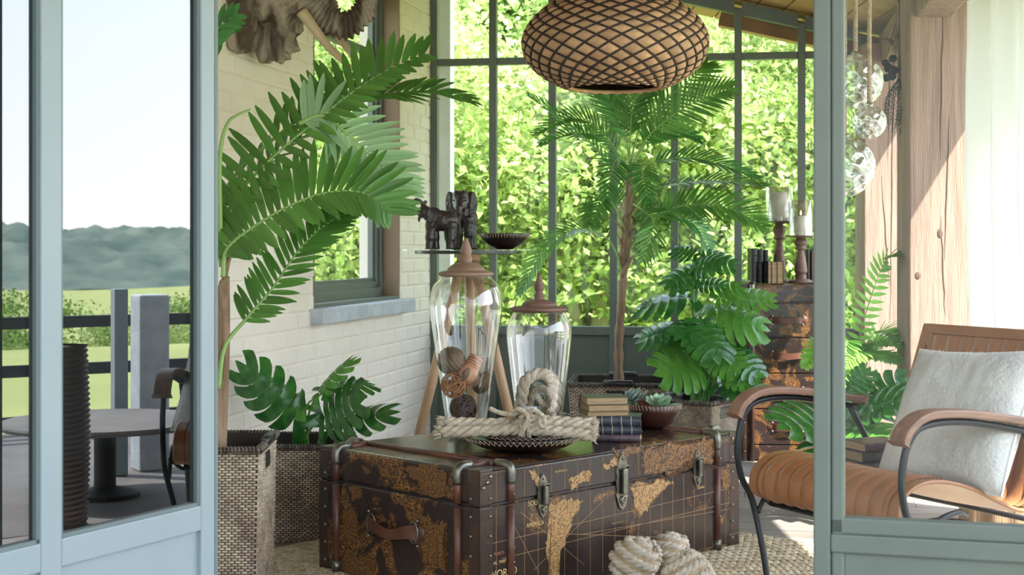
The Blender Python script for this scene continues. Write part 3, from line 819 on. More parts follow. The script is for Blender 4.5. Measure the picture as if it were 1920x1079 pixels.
# handle on the left end
hl = MB(); pts = spline([(-hx-.006, .125, .185), (-hx-.022, .09, .188), (-hx-.028, 0, .170), (-hx-.022, -.09, .188), (-hx-.006, -.125, .185)], 20)
vs = []
for i, p in enumerate(pts):
    hw = .016+.012*abs(i/20-.5)*2
    for dz, dx in ((-hw, 0), (-hw, -.007), (hw, -.007), (hw, 0)): vs.append(p+Vector((dx, 0, dz)))
fs = []
for i in range(20):
    for j in range(4): fs.append((i*4+j, i*4+(j+1) % 4, (i+1)*4+(j+1) % 4, (i+1)*4+j))
hl.add(vs, fs+[(0, 1, 2, 3), (83, 82, 81, 80)])
hl.build('handle_strap', M['strap'], trunk, bevel=.002)
for y in (.105, -.105):
    MB().tube([(-hx-.012, y+.02*math.cos(a), .186+.034*math.sin(a)) for a in [2*PI*i/14 for i in range(14)]], .004, 6, closed=True).build('handle_ring', M['metal'], trunk, smooth=True)
    R_ = Matrix.Rotation(-PI/2, 3, 'Y')
    MB().lathe([(0, .007), (.024, .006), (.028, 0)], 16, (-hx-.003, y+.014*(1 if y > 0 else -1), .186), R_).build('handle_plate', M['strap'], trunk, smooth=True)
    nails([(-hx-.010, y+.016*(1 if y > 0 else -1), .226), (-hx-.010, y+.016*(1 if y > 0 else -1), .146)], sc=1.1)
# printed map: meridians, parallels, coast patches, lettering
q = MB()
def fy(off=.0018): return -hy-off
x = -hx+.07
while x < hx-.05:
    q.bx(x-.0006, x+.0006, fy(.0016), fy(.0008), .014, .294); q.bx(x-.0006, x+.0006, fy(.0016), fy(.0008), .312, TZ-.014); x += .0615
def seg(p0, p1, w_=.0006):
    p0, p1 = Vector(p0), Vector(p1); d = (p1-p0).normalized(); n_ = Vector((-d.z, 0, d.x))*w_
    q.add([p0-n_, p1-n_, p1+n_, p0+n_], [(0, 1, 2, 3)])
for (a, b, c, d_) in ((940, 1048, 1380, 940), (920, 1020, 1360, 918), (1020, 1000, 1290, 1010), (1086, 1003, 1385, 952), (975, 960, 1095, 1060), (960, 980, 1010, 1075), (1130, 940, 1000, 1070)):
    A = frontpt(a, b); B = frontpt(c, d_); A.y = B.y = fy(.0017); seg(A, B, .0007)
q.build('map_grid', M['gold_line'], trunk)
def patch(pl, face, seed, parent=trunk, mt='gold', jit=.006):
    pts = [frontpt(px, py, face) for px, py in pl]; out = []
    k = len(pts)
    for i in range(k):
        a, b = pts[i], pts[(i+1) % k]; n_ = max(2, int((b-a).length/.006))
        for j in range(n_):
            p = a.lerp(b, j/n_); e_ = jit*noise.noise(Vector((p.x*90+seed, p.y*90, p.z*90)))*2; e2 = jit*noise.noise(Vector((p.x*90, p.y*90+seed, p.z*90+5)))*2
            p = p+(Vector((e_, 0, e2)) if face == 'f' else Vector((0, e_, e2)) if face == 'e' else Vector((e_, e2, 0)))
            if face == 'f': p.y = -hy-.0020
            elif face == 'e': p.x = -hx-.0008
            else: p.z = TZ+.0008
            out.append(p)
    bm = bmesh.new(); vv = [bm.verts.new(p) for p in out]; bm.faces.new(vv); bmesh.ops.triangulate(bm, faces=bm.faces[:])
    me = bpy.data.meshes.new('map_land'); bm.to_mesh(me); bm.free(); me.materials.append(M[mt]); return put('map_land', me, parent)
patch([(1030, 948), (1045, 940), (1062, 938), (1078, 936), (1092, 940), (1086, 958), (1074, 968), (1070, 990), (1060, 1008), (1054, 1030), (1047, 1050), (1046, 1078), (1040, 1090), (1028, 1090), (1032, 1060), (1024, 1040), (1024, 1010), (1029, 985), (1026, 965)], 'f', 1)
patch([(990, 883), (1002, 881), (1008, 893), (1016, 902), (1020, 913), (1012, 922), (1006, 908), (998, 900)], 'f', 2, jit=.004)
patch([(1068, 900), (1085, 890), (1100, 888), (1108, 896), (1092, 903), (1082, 914), (1070, 917)], 'f', 3, jit=.009)
patch([(1130, 872), (1150, 860), (1168, 856), (1160, 868), (1145, 878), (1132, 884)], 'f', 4, jit=.008)
patch([(1205, 842), (1250, 832), (1300, 824), (1338, 822), (1336, 868), (1310, 874), (1290, 862), (1272, 884), (1248, 892), (1225, 884), (1205, 892)], 'f', 5, jit=.012, mt='gold_dim')
patch([(1182, 912), (1215, 904), (1240, 900), (1262, 905), (1240, 925), (1222, 938), (1210, 962), (1196, 968), (1188, 940)], 'f', 6, jit=.01)
patch([(1348, 880), (1366, 872), (1372, 900), (1366, 932), (1355, 915)], 'f', 7, mt='gold_dim', jit=.008)
patch([(756, 876), (790, 872), (838, 884), (836, 930), (815, 935), (792, 925), (786, 902), (770, 895)], 'e', 8, mt='gold_dim')
patch([(655, 915), (680, 918), (676, 935), (662, 938)], 'e', 9, mt='gold_dim')
patch([(760, 950), (838, 985), (836, 1070), (800, 1060), (772, 1000)], 'e', 10, mt='gold_dim', jit=.014)
patch([(640, 950), (668, 960), (672, 1010), (655, 1020), (640, 1000)], 'e', 11, mt='gold_dim', jit=.012)
patch([(640, 1030), (700, 1050), (700, 1079), (645, 1079)], 'e', 12, mt='gold_dim', jit=.012)
patch([(1150, 846), (1230, 830), (1200, 850), (1155, 862)], 'f', 13, jit=.01, mt='gold_dim')
RT = Matrix.Rotation(PI/2, 4, 'X')
def text_on(txt, px, py, size, mt='gold_text', face='f', parent=trunk):
    p = frontpt(px, py, face); me = textmesh(txt, size, M[mt])
    return put('lettering', me, parent, loc=(p.x, -hy-.0022, p.z), rot=(PI/2, 0, 0))
text_on('SOUTH', 989, 950, .022); text_on('AMERICA', 986, 990, .019)
text_on("FORD'S", 925, 1043, .0135, 'red_text'); text_on('AL  MAP', 924, 1060, .0150); text_on('WORLD', 914, 1088, .034)
text_on('SOUTH PACIFIC', 1040, 887, .008); text_on('INDIAN OCEAN', 1145, 985, .009, 'gold_line')
text_on('OCEAN', 1306, 918, .012)
# ================================================================ rug: rings of braided jute
RC = Vector((.16, 4.42, 0)); RR = 1.27
rug = thing('jute_rug', 'round braided natural jute rug lying under the leather trunk', 'rug', RC)
MB().lathe([(0, 0), (RR, 0), (RR, .006), (0, .009)], 72).build('backing', M['jute'], rug)
q = MB(); r = .03
while r < RR:
    n_ = max(6, int(2*PI*r/.03))
    for i in range(n_):
        a = 2*PI*(i+random.random()*.2)/n_; c = Vector((r*math.cos(a), r*math.sin(a), .007)); tg = Vector((-math.sin(a), math.cos(a), 0)); rd = Vector((math.cos(a), math.sin(a), 0))
        tw = (tg+rd*.35*(1 if i % 2 else -1)).normalized(); q.pad(c, tw*.016, tw.cross(UP)*.0095, UP, .006, .35)
    r += .0215
q.build('braids', M['jute'], rug, kind='stuff')

# ================================================================ glass jars on the trunk
TT = TH_+.0005
def jar(X, Y, prof, lidprof, wood, label):
    t = thing('glass_jar', label, 'jar', (X, Y, TT), 0, 'tall lidded glass jars')
    MB().lathe(prof, 48).build('glass_body', M['jar'], t, smooth=True)
    MB().lathe([(0, .004), (prof[1][0], .004), (prof[1][0]+.002, .014), (0, .012)], 32).build('thick_base', M['jar'], t, smooth=True)
    MB().lathe(lidprof, 40).build('wooden_lid', M[wood], t, smooth=True, bevel=0)
    return t
def sp(pr, n): return [(v.x, v.z) for v in spline([(a, 0, b) for a, b in pr], n)]
J1 = (-.163, 5.05); J2 = (.0956, 5.0)
p1 = [(0, .001)]+sp([(.062, .001), (.075, .08), (.095, .22), (.113, .34), (.128, .44), (.130, .49), (.118, .54), (.095, .565), (.088, .578)], 30)
l1 = [(0, .574), (.086, .574)]+sp([(.097, .580), (.098, .588), (.086, .594)], 5)+sp([(.068, .596), (.064, .606), (.045, .620), (.022, .626)], 8)+sp([(.021, .632), (.0235, .640), (.017, .650), (.021, .662), (.019, .675), (.010, .700), (.007, .710), (.0001, .713)], 16)
jar(*J1, p1, l1, 'lid_wood', 'taller lidded glass jar filled with wicker balls and dried pods, on the trunk')
p2 = [(0, .001)]+sp([(.068, .001), (.080, .08), (.096, .2), (.108, .30), (.115, .37), (.112, .41), (.098, .44), (.089, .455)], 30)
l2 = [(0, .451), (.087, .451)]+sp([(.099, .457), (.1, .465), (.088, .471)], 5)+sp([(.062, .473), (.058, .483), (.040, .492), (.020, .496)], 8)+sp([(.0165, .502), (.020, .510), (.0125, .520), (.0175, .535), (.015, .55), (.008, .575), (.005, .585), (.0001, .590)], 16)
jar(*J2, p2, l2, 'lid_wood2', 'shorter lidded glass jar with a thick coiled rope inside, on the trunk')
def wicker_ball(p, r, mt, label, n_=26):
    q = MB(); rnd = random.Random(int(r*1e5)+len(label))
    for k in range(n_):
        ax = Vector((rnd.gauss(0, 1), rnd.gauss(0, 1), rnd.gauss(0, 1))).normalized(); a = ax.orthogonal().normalized(); b = ax.cross(a); off = rnd.uniform(-.35, .35)*r; rr_ = math.sqrt(r*r-off*off)*rnd.uniform(.93, 1)
        q.tube([ax*off+(a*math.cos(t)+b*math.sin(t))*rr_ for t in [2*PI*i/18 for i in range(18)]], .0022, 4, closed=True)
    o = q.build('wicker_ball', M[mt], None, smooth=True, loc=p); o['label'] = label; o['category'] = 'decorative ball'; o['group'] = 'balls and pods in the taller jar'
wicker_ball(P(851, 722, 5.02), .046, 'wicker', 'orange wicker ball in the middle of the taller jar')
wicker_ball(P(869, 766, 5.04), .049, 'wicker_dark', 'dark brown wicker ball at the bottom of the taller jar', 30)
wicker_ball(P(868, 801, 5.05), .030, 'wicker_dark', 'small dark wicker ball under the others in the taller jar', 14)
q = MB(); 
q.grid(lambda u, v: Vector((math.sin(PI*v)*math.cos(2*PI*u), math.sin(PI*v)*math.sin(2*PI*u), math.cos(PI*v)))*(.050*(1+.035*math.sin(v*70))), 28, 60)
o = q.build('seed_pod', M['pod'], None, smooth=True, loc=P(846, 677, 5.04), rot=(.4, .9, .3)); o['label'] = 'round brown ribbed seed ball at the upper left inside the taller jar'; o['category'] = 'seed pod'; o['group'] = 'balls and pods in the taller jar'
def ellpod(p, r, rot, mt, label):
    q = MB(); q.grid(lambda u, v: Vector((math.sin(PI*v)*math.cos(2*PI*u)*r[0], math.sin(PI*v)*math.sin(2*PI*u)*r[1], math.cos(PI*v)*r[2]))*(1+.06*math.cos(10*PI*u)*math.sin(PI*v)), 40, 14)
    o = q.build('seed_pod', M[mt], None, smooth=True, loc=p, rot=rot); o['label'] = label; o['category'] = 'seed pod'; o['group'] = 'balls and pods in the taller jar'
ellpod(P(905, 718, 5.07), (.030, .03, .045), (.3, .6, 0), 'pod', 'reddish brown pod leaning at the right inside the taller jar')
cu = thing('palm_cup', 'orange brown dried cup pod with ringed neck near the top inside the taller jar', 'seed pod', P(879, 700, 5.03), 0, 'balls and pods in the taller jar'); cu.rotation_euler = (-.30, .45, 0)
MB().lathe(sp([(.001, -.045), (.025, -.035), (.036, -.010), (.032, .012), (.022, .03), (.021, .055), (.026, .064)], 16)+[(.020, .062), (.015, .04), (0, .035)], 28).build('cup', M['cup'], cu, smooth=True)
for z in (.026, .036, .046, .056): MB().tube([(.0245*math.cos(a), .0245*math.sin(a), z) for a in [2*PI*i/24 for i in range(24)]], .0042, 6, closed=True).build('neck_ring', M['cup'], cu, smooth=True)
for k in range(4):
    a = k*1.5; MB().tube(spline([(.03*math.cos(a), .03*math.sin(a), .01), (.042*math.cos(a), .042*math.sin(a), -.015), (.03*math.cos(a), .03*math.sin(a), -.045)], 8), [.003, .006, .009, .011, .012, .011, .008, .005, .001], 6).build('husk', M['pod'], cu, smooth=True)
# rope coiled in the shorter jar
q = MB(); pth = [P(x_, y_, Y_) for x_, y_, Y_ in ((1000, 800, 5.03), (972, 790, 5.0), (978, 748, 4.97), (985, 716, 4.98), (1012, 701, 5.0), (1037, 715, 5.0), (1043, 748, 5.0), (1035, 776, 5.01), (1018, 800, 5.02))]
rope(q, spline(pth, 60), .0235, .085)
pth = [P(x_, y_, Y_) for x_, y_, Y_ in ((990, 790, 4.95), (996, 750, 5.06), (1010, 728, 5.07), (1030, 738, 5.06), (1028, 768, 5.05), (1005, 742, 4.99))]
rope(q, spline(pth, 40), .0125, .05)
q.build('coiled_rope', M['rope_pale'], None, smooth=True, label='thick natural rope looped inside the shorter glass jar', cat='rope')
# ================================================================ tray, rope bundle, candle stand
tr = thing('stitched_tray', 'wide shallow black tray with pale zigzag stitching, under the rope bundle', 'tray', (.036, 4.78, TT))
MB().lathe([(0, .001), (.09, .001), (.15, .014), (.195, .038), (.207, .050), (.203, .052), (.190, .044), (.145, .02), (.085, .008), (0, .008)], 56).build('dish', M['tray'], tr, smooth=True)
q = MB(); n_ = 62
for i in range(n_):
    for (a0, a1) in ((i, i+.5), (i+1, i+.5)):
        a, b = 2*PI*a0/n_, 2*PI*a1/n_
        q.tube([(.208*math.cos(a), .208*math.sin(a), .049), (.190*math.cos(b), .190*math.sin(b), .0335)], .0011, 4)
q.build('zigzag_stitching', M['stitch'], tr)
t2 = thing('inner_dish', 'smaller dark stitched dish nested inside the wide tray', 'dish', (.045, 4.80, TT+.0095))
MB().lathe([(0, 0), (.07, 0), (.125, .018), (.158, .044), (.154, .046), (.12, .024), (.068, .007), (0, .007)], 48).build('dish', M['tray'], t2, smooth=True)
q = MB()
for i in range(48):
    for (a0, a1) in ((i, i+.5), (i+1, i+.5)):
        a, b = 2*PI*a0/48, 2*PI*a1/48; q.tube([(.159*math.cos(a), .159*math.sin(a), .043), (.148*math.cos(b), .148*math.sin(b), .0345)], .0010, 4)
q.build('zigzag_stitching', M['stitch'], t2)
c2 = thing('candle_stand', 'black domed candle stand with a pale metal cap standing in the dish behind the knot', 'candle holder', (.060, 4.835, TT+.0168))
MB().lathe([(0, 0), (.050, 0), (.054, .008), (.040, .02), (.018, .03), (.016, .05), (.05, .066), (.056, .074), (.04, .10), (.026, .112)], 32).build('stand', M['black'], c2, smooth=True)
MB().lathe([(0, .120), (.024, .120), (.026, .112), (.025, .106)], 24).build('metal_cap', M['stone'], c2)
rb = thing('rope_bundle', 'two thick twisted ropes knotted side by side, resting across the stitched tray', 'rope', (.03, 4.76, TT+.05))
ro = Vector(rb.location)
def rp(pts, R, pitch, nm='rope_strand', mt='rope_pale'):
    q = MB(); rope(q, [p-ro for p in spline(pts, 50)], R, pitch); return q.build(nm, M[mt], rb, smooth=True)
rp([P(832, 793, 4.75), (P(905, 795, 4.76)), P(985, 795, 4.76), P(1050, 797, 4.77), P(1112, 801, 4.77)], .0212, .105)
rp([P(826, 811, 4.71), (P(905, 809, 4.70)), P(985, 806, 4.70), P(1050, 811, 4.71), P(1108, 817, 4.72)], .0212, .105)
rp([P(985, 786, 4.80), (P(1040, 790, 4.81)), P(1108, 794, 4.82)], .019, .10)
q = MB()
for (cx_, cy_, Y_) in ((830, 793, 4.75), (824, 812, 4.71)):
    for k in range(26):
        a = random.uniform(0, 2*PI); r_ = .019*math.sqrt(random.random()); c0 = P(cx_+3, cy_, Y_)-ro+Vector((0, r_*math.cos(a), r_*math.sin(a)))
        q.tube([c0, c0+Vector((-.012, r_*.2, random.uniform(-.004, .004))), c0+Vector((-.022-random.random()*.008, r_*math.cos(a)*.4, r_*math.sin(a)*.5-.003))], [.004, .0035, .001], 5)
for (cx_, cy_, Y_) in ((1112, 801, 4.77), (1109, 817, 4.72), (1108, 794, 4.82)):
    for k in range(22):
        a = random.uniform(0, 2*PI); r_ = .02*math.sqrt(random.random()); c0 = P(cx_-3, cy_, Y_)-ro+Vector((0, r_*math.cos(a), r_*math.sin(a)))
        q.tube([c0, c0+Vector((.012, 0, 0)), c0+Vector((.02+random.random()*.008, r_*math.cos(a)*.3, r_*math.sin(a)*.5-.003))], [.004, .0035, .001], 5)
q.build('frayed_ends', M['rope_pale'], rb, smooth=True, kind='stuff')
for dx in (-.010, .008):
    c0 = P(985, 801, 4.73)-ro+Vector((dx, 0, 0))
    rp([c0+ro+Vector((.004*math.sin(a*2), .058*math.cos(a), .040*math.sin(a)+.003)) for a in [2*PI*i/12 for i in range(13)]], .0085, .03, 'lashing')
rp([P(918, 766, 4.72), P(935, 774, 4.71), P(960, 778, 4.70), P(980, 772, 4.69), P(1000, 782, 4.68), P(1012, 776, 4.69)], .0085, .03, 'tie_rope')
rp([P(962, 772, 4.69), P(975, 768, 4.67), P(990, 782, 4.66), P(984, 800, 4.66), P(976, 818, 4.67)], .0085, .03, 'tie_rope')
rp([P(975, 785, 4.68), P(1000, 770, 4.66), P(1020, 784, 4.67), P(1018, 802, 4.67), P(1008, 790, 4.66)], .0085, .03, 'tie_rope')
# ================================================================ books
def book(name, label, p, rz, L, D, H, cover, group=None, spine=True, upright=False, bands=4, cat='book', flip=False):
    """lying book: spine along local x at y=-D/2 ; p = base centre"""
    t = thing(name, label, cat, p, rz, group)
    c = .0025
    MB().bx(-L/2+.003, L/2-.003, -D/2+.006, D/2-.004, c, H-c).build('pages', M['page'], t)
    MB().bx(-L/2, L/2, -D/2+.004, D/2, 0, c).build('cover', M[cover], t, bevel=.0008)
    MB().bx(-L/2, L/2, -D/2+.004, D/2, H-c, H).build('cover', M[cover], t, bevel=.0008)
    q = MB()
    pr = [(-D/2+.006-.010*math.cos(a)*.9, H/2+H/2*math.sin(a)) for a in [-PI/2+PI*i/8 for i in range(9)]]
    vs = []
    for x_ in (-L/2, L/2):
        for (y_, z_) in pr: vs.append((x_, y_, z_))
    q.add(vs, [(i, i+1, 9+i+1, 9+i) for i in range(8)]+[tuple(range(9)), tuple(reversed(range(9, 18)))])
    q.build('spine', M[cover], t, smooth=False)
    for k in range(bands):
        x_ = -L/2+L*(k+1)/(bands+1)
        MB().tube([(x_, y_-.0006, z_) for (y_, z_) in pr], .0014, 5).build('spine_band', M['stitch'] if cover == 'book_blue' else M[cover], t, smooth=True)
    return t
z = TT
bx_, by_ = .372, 5.02
for i, (cv, H_, lb, dr) in enumerate((('book_plum', .025, 'plum grey leather book, lowest in the stack beside the rope', -.06), ('book_blue', .029, 'blue banded leather book, second from the bottom beside the rope', .02), ('book_blue', .033, 'blue banded leather book just under the small green book on the trunk', -.02))):
    book('old_book', lb, (bx_, by_+.002*i, z), -.10+dr, .168, .125, H_, cv, 'books stacked on the trunk'); z += H_+.0004
for i, (cv, H_, lb, dr) in enumerate((('book_tan', .017, 'thin tan page-edged book lying on the blue leather books', .0), ('book_tan', .022, 'tan old book second from the top of the trunk stack', .06), ('book_green', .027, 'green cloth covered old book on top of the stack on the trunk', -.04))):
    book('old_book', lb, (.325, 5.03, z), PI+.18+dr, .150, .125, H_, cv, 'books stacked on the trunk', bands=0); z += H_+.0004
# ================================================================ succulent bowl
def rosette(root, c, R, n, mt, tilt=(0, 0), nm='leaf'):
    Rt = Euler((tilt[0], tilt[1], 0)).to_matrix()
    lm = MB(); vs = []
    for i in range(7):
        t_ = i/6; hw = .30*math.sin(PI*min(1, t_*.80+.14))**.8*(1 if i < 6 else .05)
        for s, hz in ((-1, .10), (0, 0), (1, .10)): vs.append((t_, s*hw, hz*hw*2+.22*t_*t_))
    lm.add(vs, [(i*3+j, i*3+j+1, i*3+j+4, i*3+j+3) for i in range(6) for j in (0, 1)])
    me = lm.mesh(nm, M[mt], True)
    for i in range(n):
        f = i/n; a = i*2.399963; el = .12+1.15*f; L = R*(1-.62*f)
        R2 = Rt @ Matrix.Rotation(a, 3, 'Z') @ Matrix.Rotation(-el, 3, 'Y')
        put(nm, me, root, loc=Vector(c)+Rt @ Vector((0, 0, R*.25*f)), rot=R2.to_euler(), scale=(L, L, L))
sb_ = thing('serving_bowl', 'oxblood round bowl holding succulents on the trunk, beside the books', 'bowl', (.535, 5.34, TT))
MB().lathe([(0, 0), (.042, 0), (.07, .022), (.092, .058), (.102, .092), (.099, .094), (.088, .06), (.065, .028), (.038, .012), (0, .01)], 48).build('bowl', M['bowl'], sb_, smooth=True)
q = MB()
for i in range(44):
    a = 2*PI*i/44; q.tube([(.1025*math.cos(a), .1025*math.sin(a), .092), (.0975*math.cos(a+.04), .0975*math.sin(a+.04), .074)], .0009, 4)
q.build('stitching', M['stitch'], sb_)
s1 = thing('succulent', 'pale green rosette succulent with white-edged leaves in the oxblood bowl', 'succulent', (.552, 5.31, TT+.075)); rosette(s1, (0, 0, 0), .075, 24, 'succulent', (.35, .05))
s2 = thing('succulent', 'grey green spiky succulent at the left of the oxblood bowl', 'succulent', (.462, 5.36, TT+.095)); rosette(s2, (0, 0, 0), .07, 26, 'succulent_grey', (.2, -.4))
for o_ in (s1, s2): MB().tube([(0, 0, -.05), (0, 0, .0)], .012, 6).build('stem', M['stem'], o_)
# ================================================================ monkey-fist rope balls on the rug
def rope_ball(c, r, ax, label, k=6):
    t = thing('rope_ball', label, 'rope ball', c, 0, 'three big rope balls in front of the trunk')
    ax = Vector(ax).normalized(); a = ax.orthogonal().normalized(); b = ax.cross(a)
    MB().ball((0, 0, 0), r*.86, 20).build('core', M['rope'], t, smooth=True)
    R_ = r*PI/(2*k)*.70
    q = MB()
    for i in range(k):
        la = -PI/2+PI*(i+.5)/k
        rope(q, [ax*math.sin(la)*(r-R_)+(a*math.cos(x)+b*math.sin(x))*math.cos(la)*(r-R_) for x in [2*PI*j/28 for j in range(28)]], R_, R_*4.2, closed=True)
    q.build('wound_rope', M['rope_white'], t, smooth=True)
    q = MB()
    for i in range(3):
        la = (-.5+.5*i)*.62
        rope(q, spline([b*math.sin(la)*r+(a*math.cos(x)+ax*math.sin(x))*math.cos(la)*r for x in [-1.1+2.2*j/12 for j in range(13)]], 26), R_*.95, R_*4.2)
    q.build('crossing_rope', M['rope_white'], t, smooth=True)
def rbp(px, py, r):  # ball resting on the rug
    Y_ = (CH-r-.014)*F/(py-HZ); return P(px, py, Y_)
rope_ball(rbp(1188, 1053, .086), .084, (.5, -.1, .9), 'rope ball at the left of the three in front of the trunk')
rope_ball(rbp(1256, 1036, .072), .070, (.2, .3, 1), 'smallest rope ball, furthest back against the trunk')
rope_ball(rbp(1288, 1086, .084), .082, (-.5, .3, .8), 'rope ball nearest the armchair, in front of the trunk')
# ================================================================ planted baskets
def planter(*a, **k): return basket(*a, **k)
B1 = basket('tallest woven basket holding the large palm, beside the open blue door', -.985, 4.56, .03, .38, .40, .485)
soil_disc(B1, .36, .36, .40)
B2 = basket('woven basket with a small monstera against the painted brick wall', -.845, 5.50, -.04, .35, .37, .362)
soil_disc(B2, .33, .33, .31)
B3 = basket('wide woven basket with the slender palm under the window wall', .566, 7.43, -.12, .44, .50, .415, hole='y')
soil_disc(B3, .44, .44, .36)
B4 = basket('woven basket with the tall monstera beside the map-print chest', .91, 7.02, math.radians(57), .28, .31, .36, hole='y', cell=.014)
soil_disc(B4, .26, .26, .31)
# ---- large palm at the left
pL = thing('palm_plant', 'large arching palm in the tallest basket, fronds sweeping across the brick wall', 'palm', (-.955, 4.55, .40))
q = MB(); o = Vector(pL.location)
for k in range(5):
    a = k*1.3
    q.tube([p-o for p in spline([(-.955+.02*math.cos(a), 4.55+.02*math.sin(a), .395), (-.94+.022*math.cos(a), 4.55, .8), P(421+3*math.cos(a), 520+k*4, 4.5)], 14)], [.022-.010*i/14 for i in range(15)], 7)
for k in range(6):
    b_ = P(420, 500+k*9, 4.5)-o; q.tube(spline([b_, b_+Vector((random.uniform(0, .02), 0, .05)), b_+Vector((random.uniform(-.02, .04), -.01, .11))], 5), [.009, .008, .006, .004, .002, .001], 5)
q.build('trunk', M['bark'], pL, smooth=True)
def FR(pl, Y0, Y1): return [P(x_, y_, Y0+(Y1-Y0)*i/(len(pl)-1)) for i, (x_, y_) in enumerate(pl)]
CAMN = (0.1, -1, .35)
frond(pL, FR([(415, 500), (412, 440), (448, 362), (520, 288), (605, 217), (660, 174), (722, 134), (795, 104)], 4.5, 4.75), 29, .20, .028, (-.5, -1, .45), 'leaf_palm', 86, .14, .03, single=True, asym=(1.08, .6), up=.1)
frond(pL, FR([(412, 480), (408, 400), (440, 330), (520, 255), (590, 205), (660, 178), (730, 176), (800, 172), (872, 188)], 4.55, 4.95), 24, .17, .024, (.1, -.6, 1), 'leaf_palm', 52, .36, .07, single=True)
frond(pL, FR([(560, 232), (605, 218), (660, 260), (712, 312), (752, 358)], 4.62, 4.7), 23, .18, .024, (.5, -1, .5), 'leaf_palm_pale', 68, .04, .05, single=True, label='paler white-green frond')
frond(pL, FR([(418, 520), (425, 470), (470, 430), (540, 388), (610, 362), (680, 362), (728, 398)], 4.45, 4.55), 30, .20, .028, (-.4, -1, .5), 'leaf_palm', 84, .13, .05, single=True, asym=(1.1, .62), up=.1)
frond(pL, FR([(410, 730), (422, 650), (465, 595), (512, 540), (560, 470), (604, 428), (650, 398)], 4.5, 4.7), 26, .13, .019, (-.4, -1, .3), 'leaf_palm', 66, .30, .02, single=True)
frond(pL, FR([(400, 210), (400, 130), (390, 95), (402, 60), (440, 30)], 4.45, 4.4), 9, .10, .022, (0, -1, .2), 'leaf_palm2', 50, .3, .1, single=True)
frond(pL, FR([(418, 500), (409, 420), (430, 350), (500, 300), (560, 262), (625, 248), (690, 255)], 4.62, 4.95), 20, .17, .024, (-.5, -.5, 1), 'leaf_palm2', 62, .22, .04, single=True)
q = MB(); q.tube([p-o for p in spline(FR([(414, 470), (412, 300), (425, 235), (445, 216), (470, 205)], 4.5, 4.55), 16)], [.009-.0004*i for i in range(17)], 6); q.build('young_spear', M['rachis'], pL, smooth=True)
# ---- slender palm in the middle
pM = thing('palm_plant', 'slender palm with a thin brown trunk in front of the garden windows', 'palm', (.560, 7.40, .36))
o = Vector(pM.location); q = MB()
path = [p-o for p in spline([P(1161, 735, 7.4), P(1160, 650, 7.4), P(1166, 560, 7.4), P(1172, 480, 7.4), P(1176, 400, 7.4), P(1180, 320, 7.4)], 30)]
path[0].z = -.02
q.tube(path, [.022+.0035*(i % 3)-.0003*i+(.010 if 16 < i < 24 else 0) for i in range(31)], 9)
for k in range(9):
    b_ = path[16+k]; s_ = random.choice((-1, 1))
    q.tube(spline([b_, b_+Vector((s_*.02, -.02, .06)), b_+Vector((s_*random.uniform(.03, .07), -.02, .12))], 5), [.012, .011, .009, .006, .004, .001], 5)
q.tube(spline([P(1166, 520, 7.38)-o, P(1180, 490, 7.36)-o, P(1194, 476, 7.35)-o], 6), [.014, .013, .012, .010, .007, .004, .002], 6)
q.build('trunk', M['bark'], pM, smooth=True)
MF = [([(1176, 380), (1150, 320), (1100, 262), (1040, 215), (990, 178)], -.2, 20, .13, (.2, -.6, 1), 'leaf_palm2'),
      ([(1178, 340), (1160, 290), (1120, 240), (1070, 222), (1005, 250)], -.1, 24, .15, (0, -.7, 1), 'leaf_palm'),
      ([(1180, 310), (1172, 250), (1150, 200), (1125, 165)], .1, 20, .16, (.3, -1, .2), 'leaf_palm2'),
      ([(1182, 310), (1200, 240), (1245, 190), (1305, 140), (1325, 120)], .2, 24, .18, (0, -1, .3), 'leaf_palm'),
      ([(1184, 330), (1205, 270), (1250, 225), (1310, 188), (1372, 165)], -.2, 26, .18, (.1, -1, .35), 'leaf_palm'),
      ([(1182, 370), (1220, 310), (1290, 296), (1360, 312), (1420, 335)], -.1, 26, .17, (.1, -.5, 1), 'leaf_palm2'),
      ([(1180, 400), (1230, 355), (1310, 340), (1380, 342), (1436, 350)], -.25, 26, .13, (0, -.4, 1), 'leaf_palm'),
      ([(1178, 470), (1225, 410), (1290, 385), (1370, 392), (1432, 425)], -.2, 28, .19, (0, -.8, .8), 'leaf_palm'),
      ([(1176, 440), (1150, 385), (1130, 370), (1108, 420)], -.3, 20, .16, (-.2, -1, .3), 'leaf_palm'),
      ([(1172, 520), (1140, 450), (1080, 430), (1020, 470), (975, 552)], -.3, 28, .12, (-.3, -.6, .9), 'leaf_palm'),
      ([(1180, 340), (1165, 300), (1150, 310), (1138, 372)], -.35, 18, .14, (.1, -1, .5), 'leaf_palm2'),
      ([(1182, 350), (1200, 310), (1205, 330), (1216, 385)], -.35, 18, .13, (.1, -1, .5), 'leaf_palm2'),
      ([(1182, 380), (1205, 395), (1225, 420), (1205, 490)], -.25, 18, .15, (.3, -1, .3), 'leaf_palm'),
      ([(1182, 320), (1215, 265), (1260, 245), (1310, 262)], .15, 20, .16, (0, -.7, .8), 'leaf_palm2'),
      ([(1178, 320), (1130, 262), (1075, 250), (1015, 270)], .2, 20, .14, (0, -.6, .9), 'leaf_palm'),
      ([(1180, 300), (1182, 240), (1190, 190), (1215, 160)], .1, 18, .14, (0, -1, .2), 'leaf_palm'),
      ([(1180, 430), (1240, 400), (1300, 420), (1330, 470)], .1, 18, .14, (0, -.7, .8), 'leaf_palm2')]
for pl, dy, n_, L_, nr, mt_ in MF:
    frond(pM, FR(pl, 7.4, 7.4+dy), n_, L_, .0165, nr, mt_, 58, .28, .05, r0=.006, segs=3)
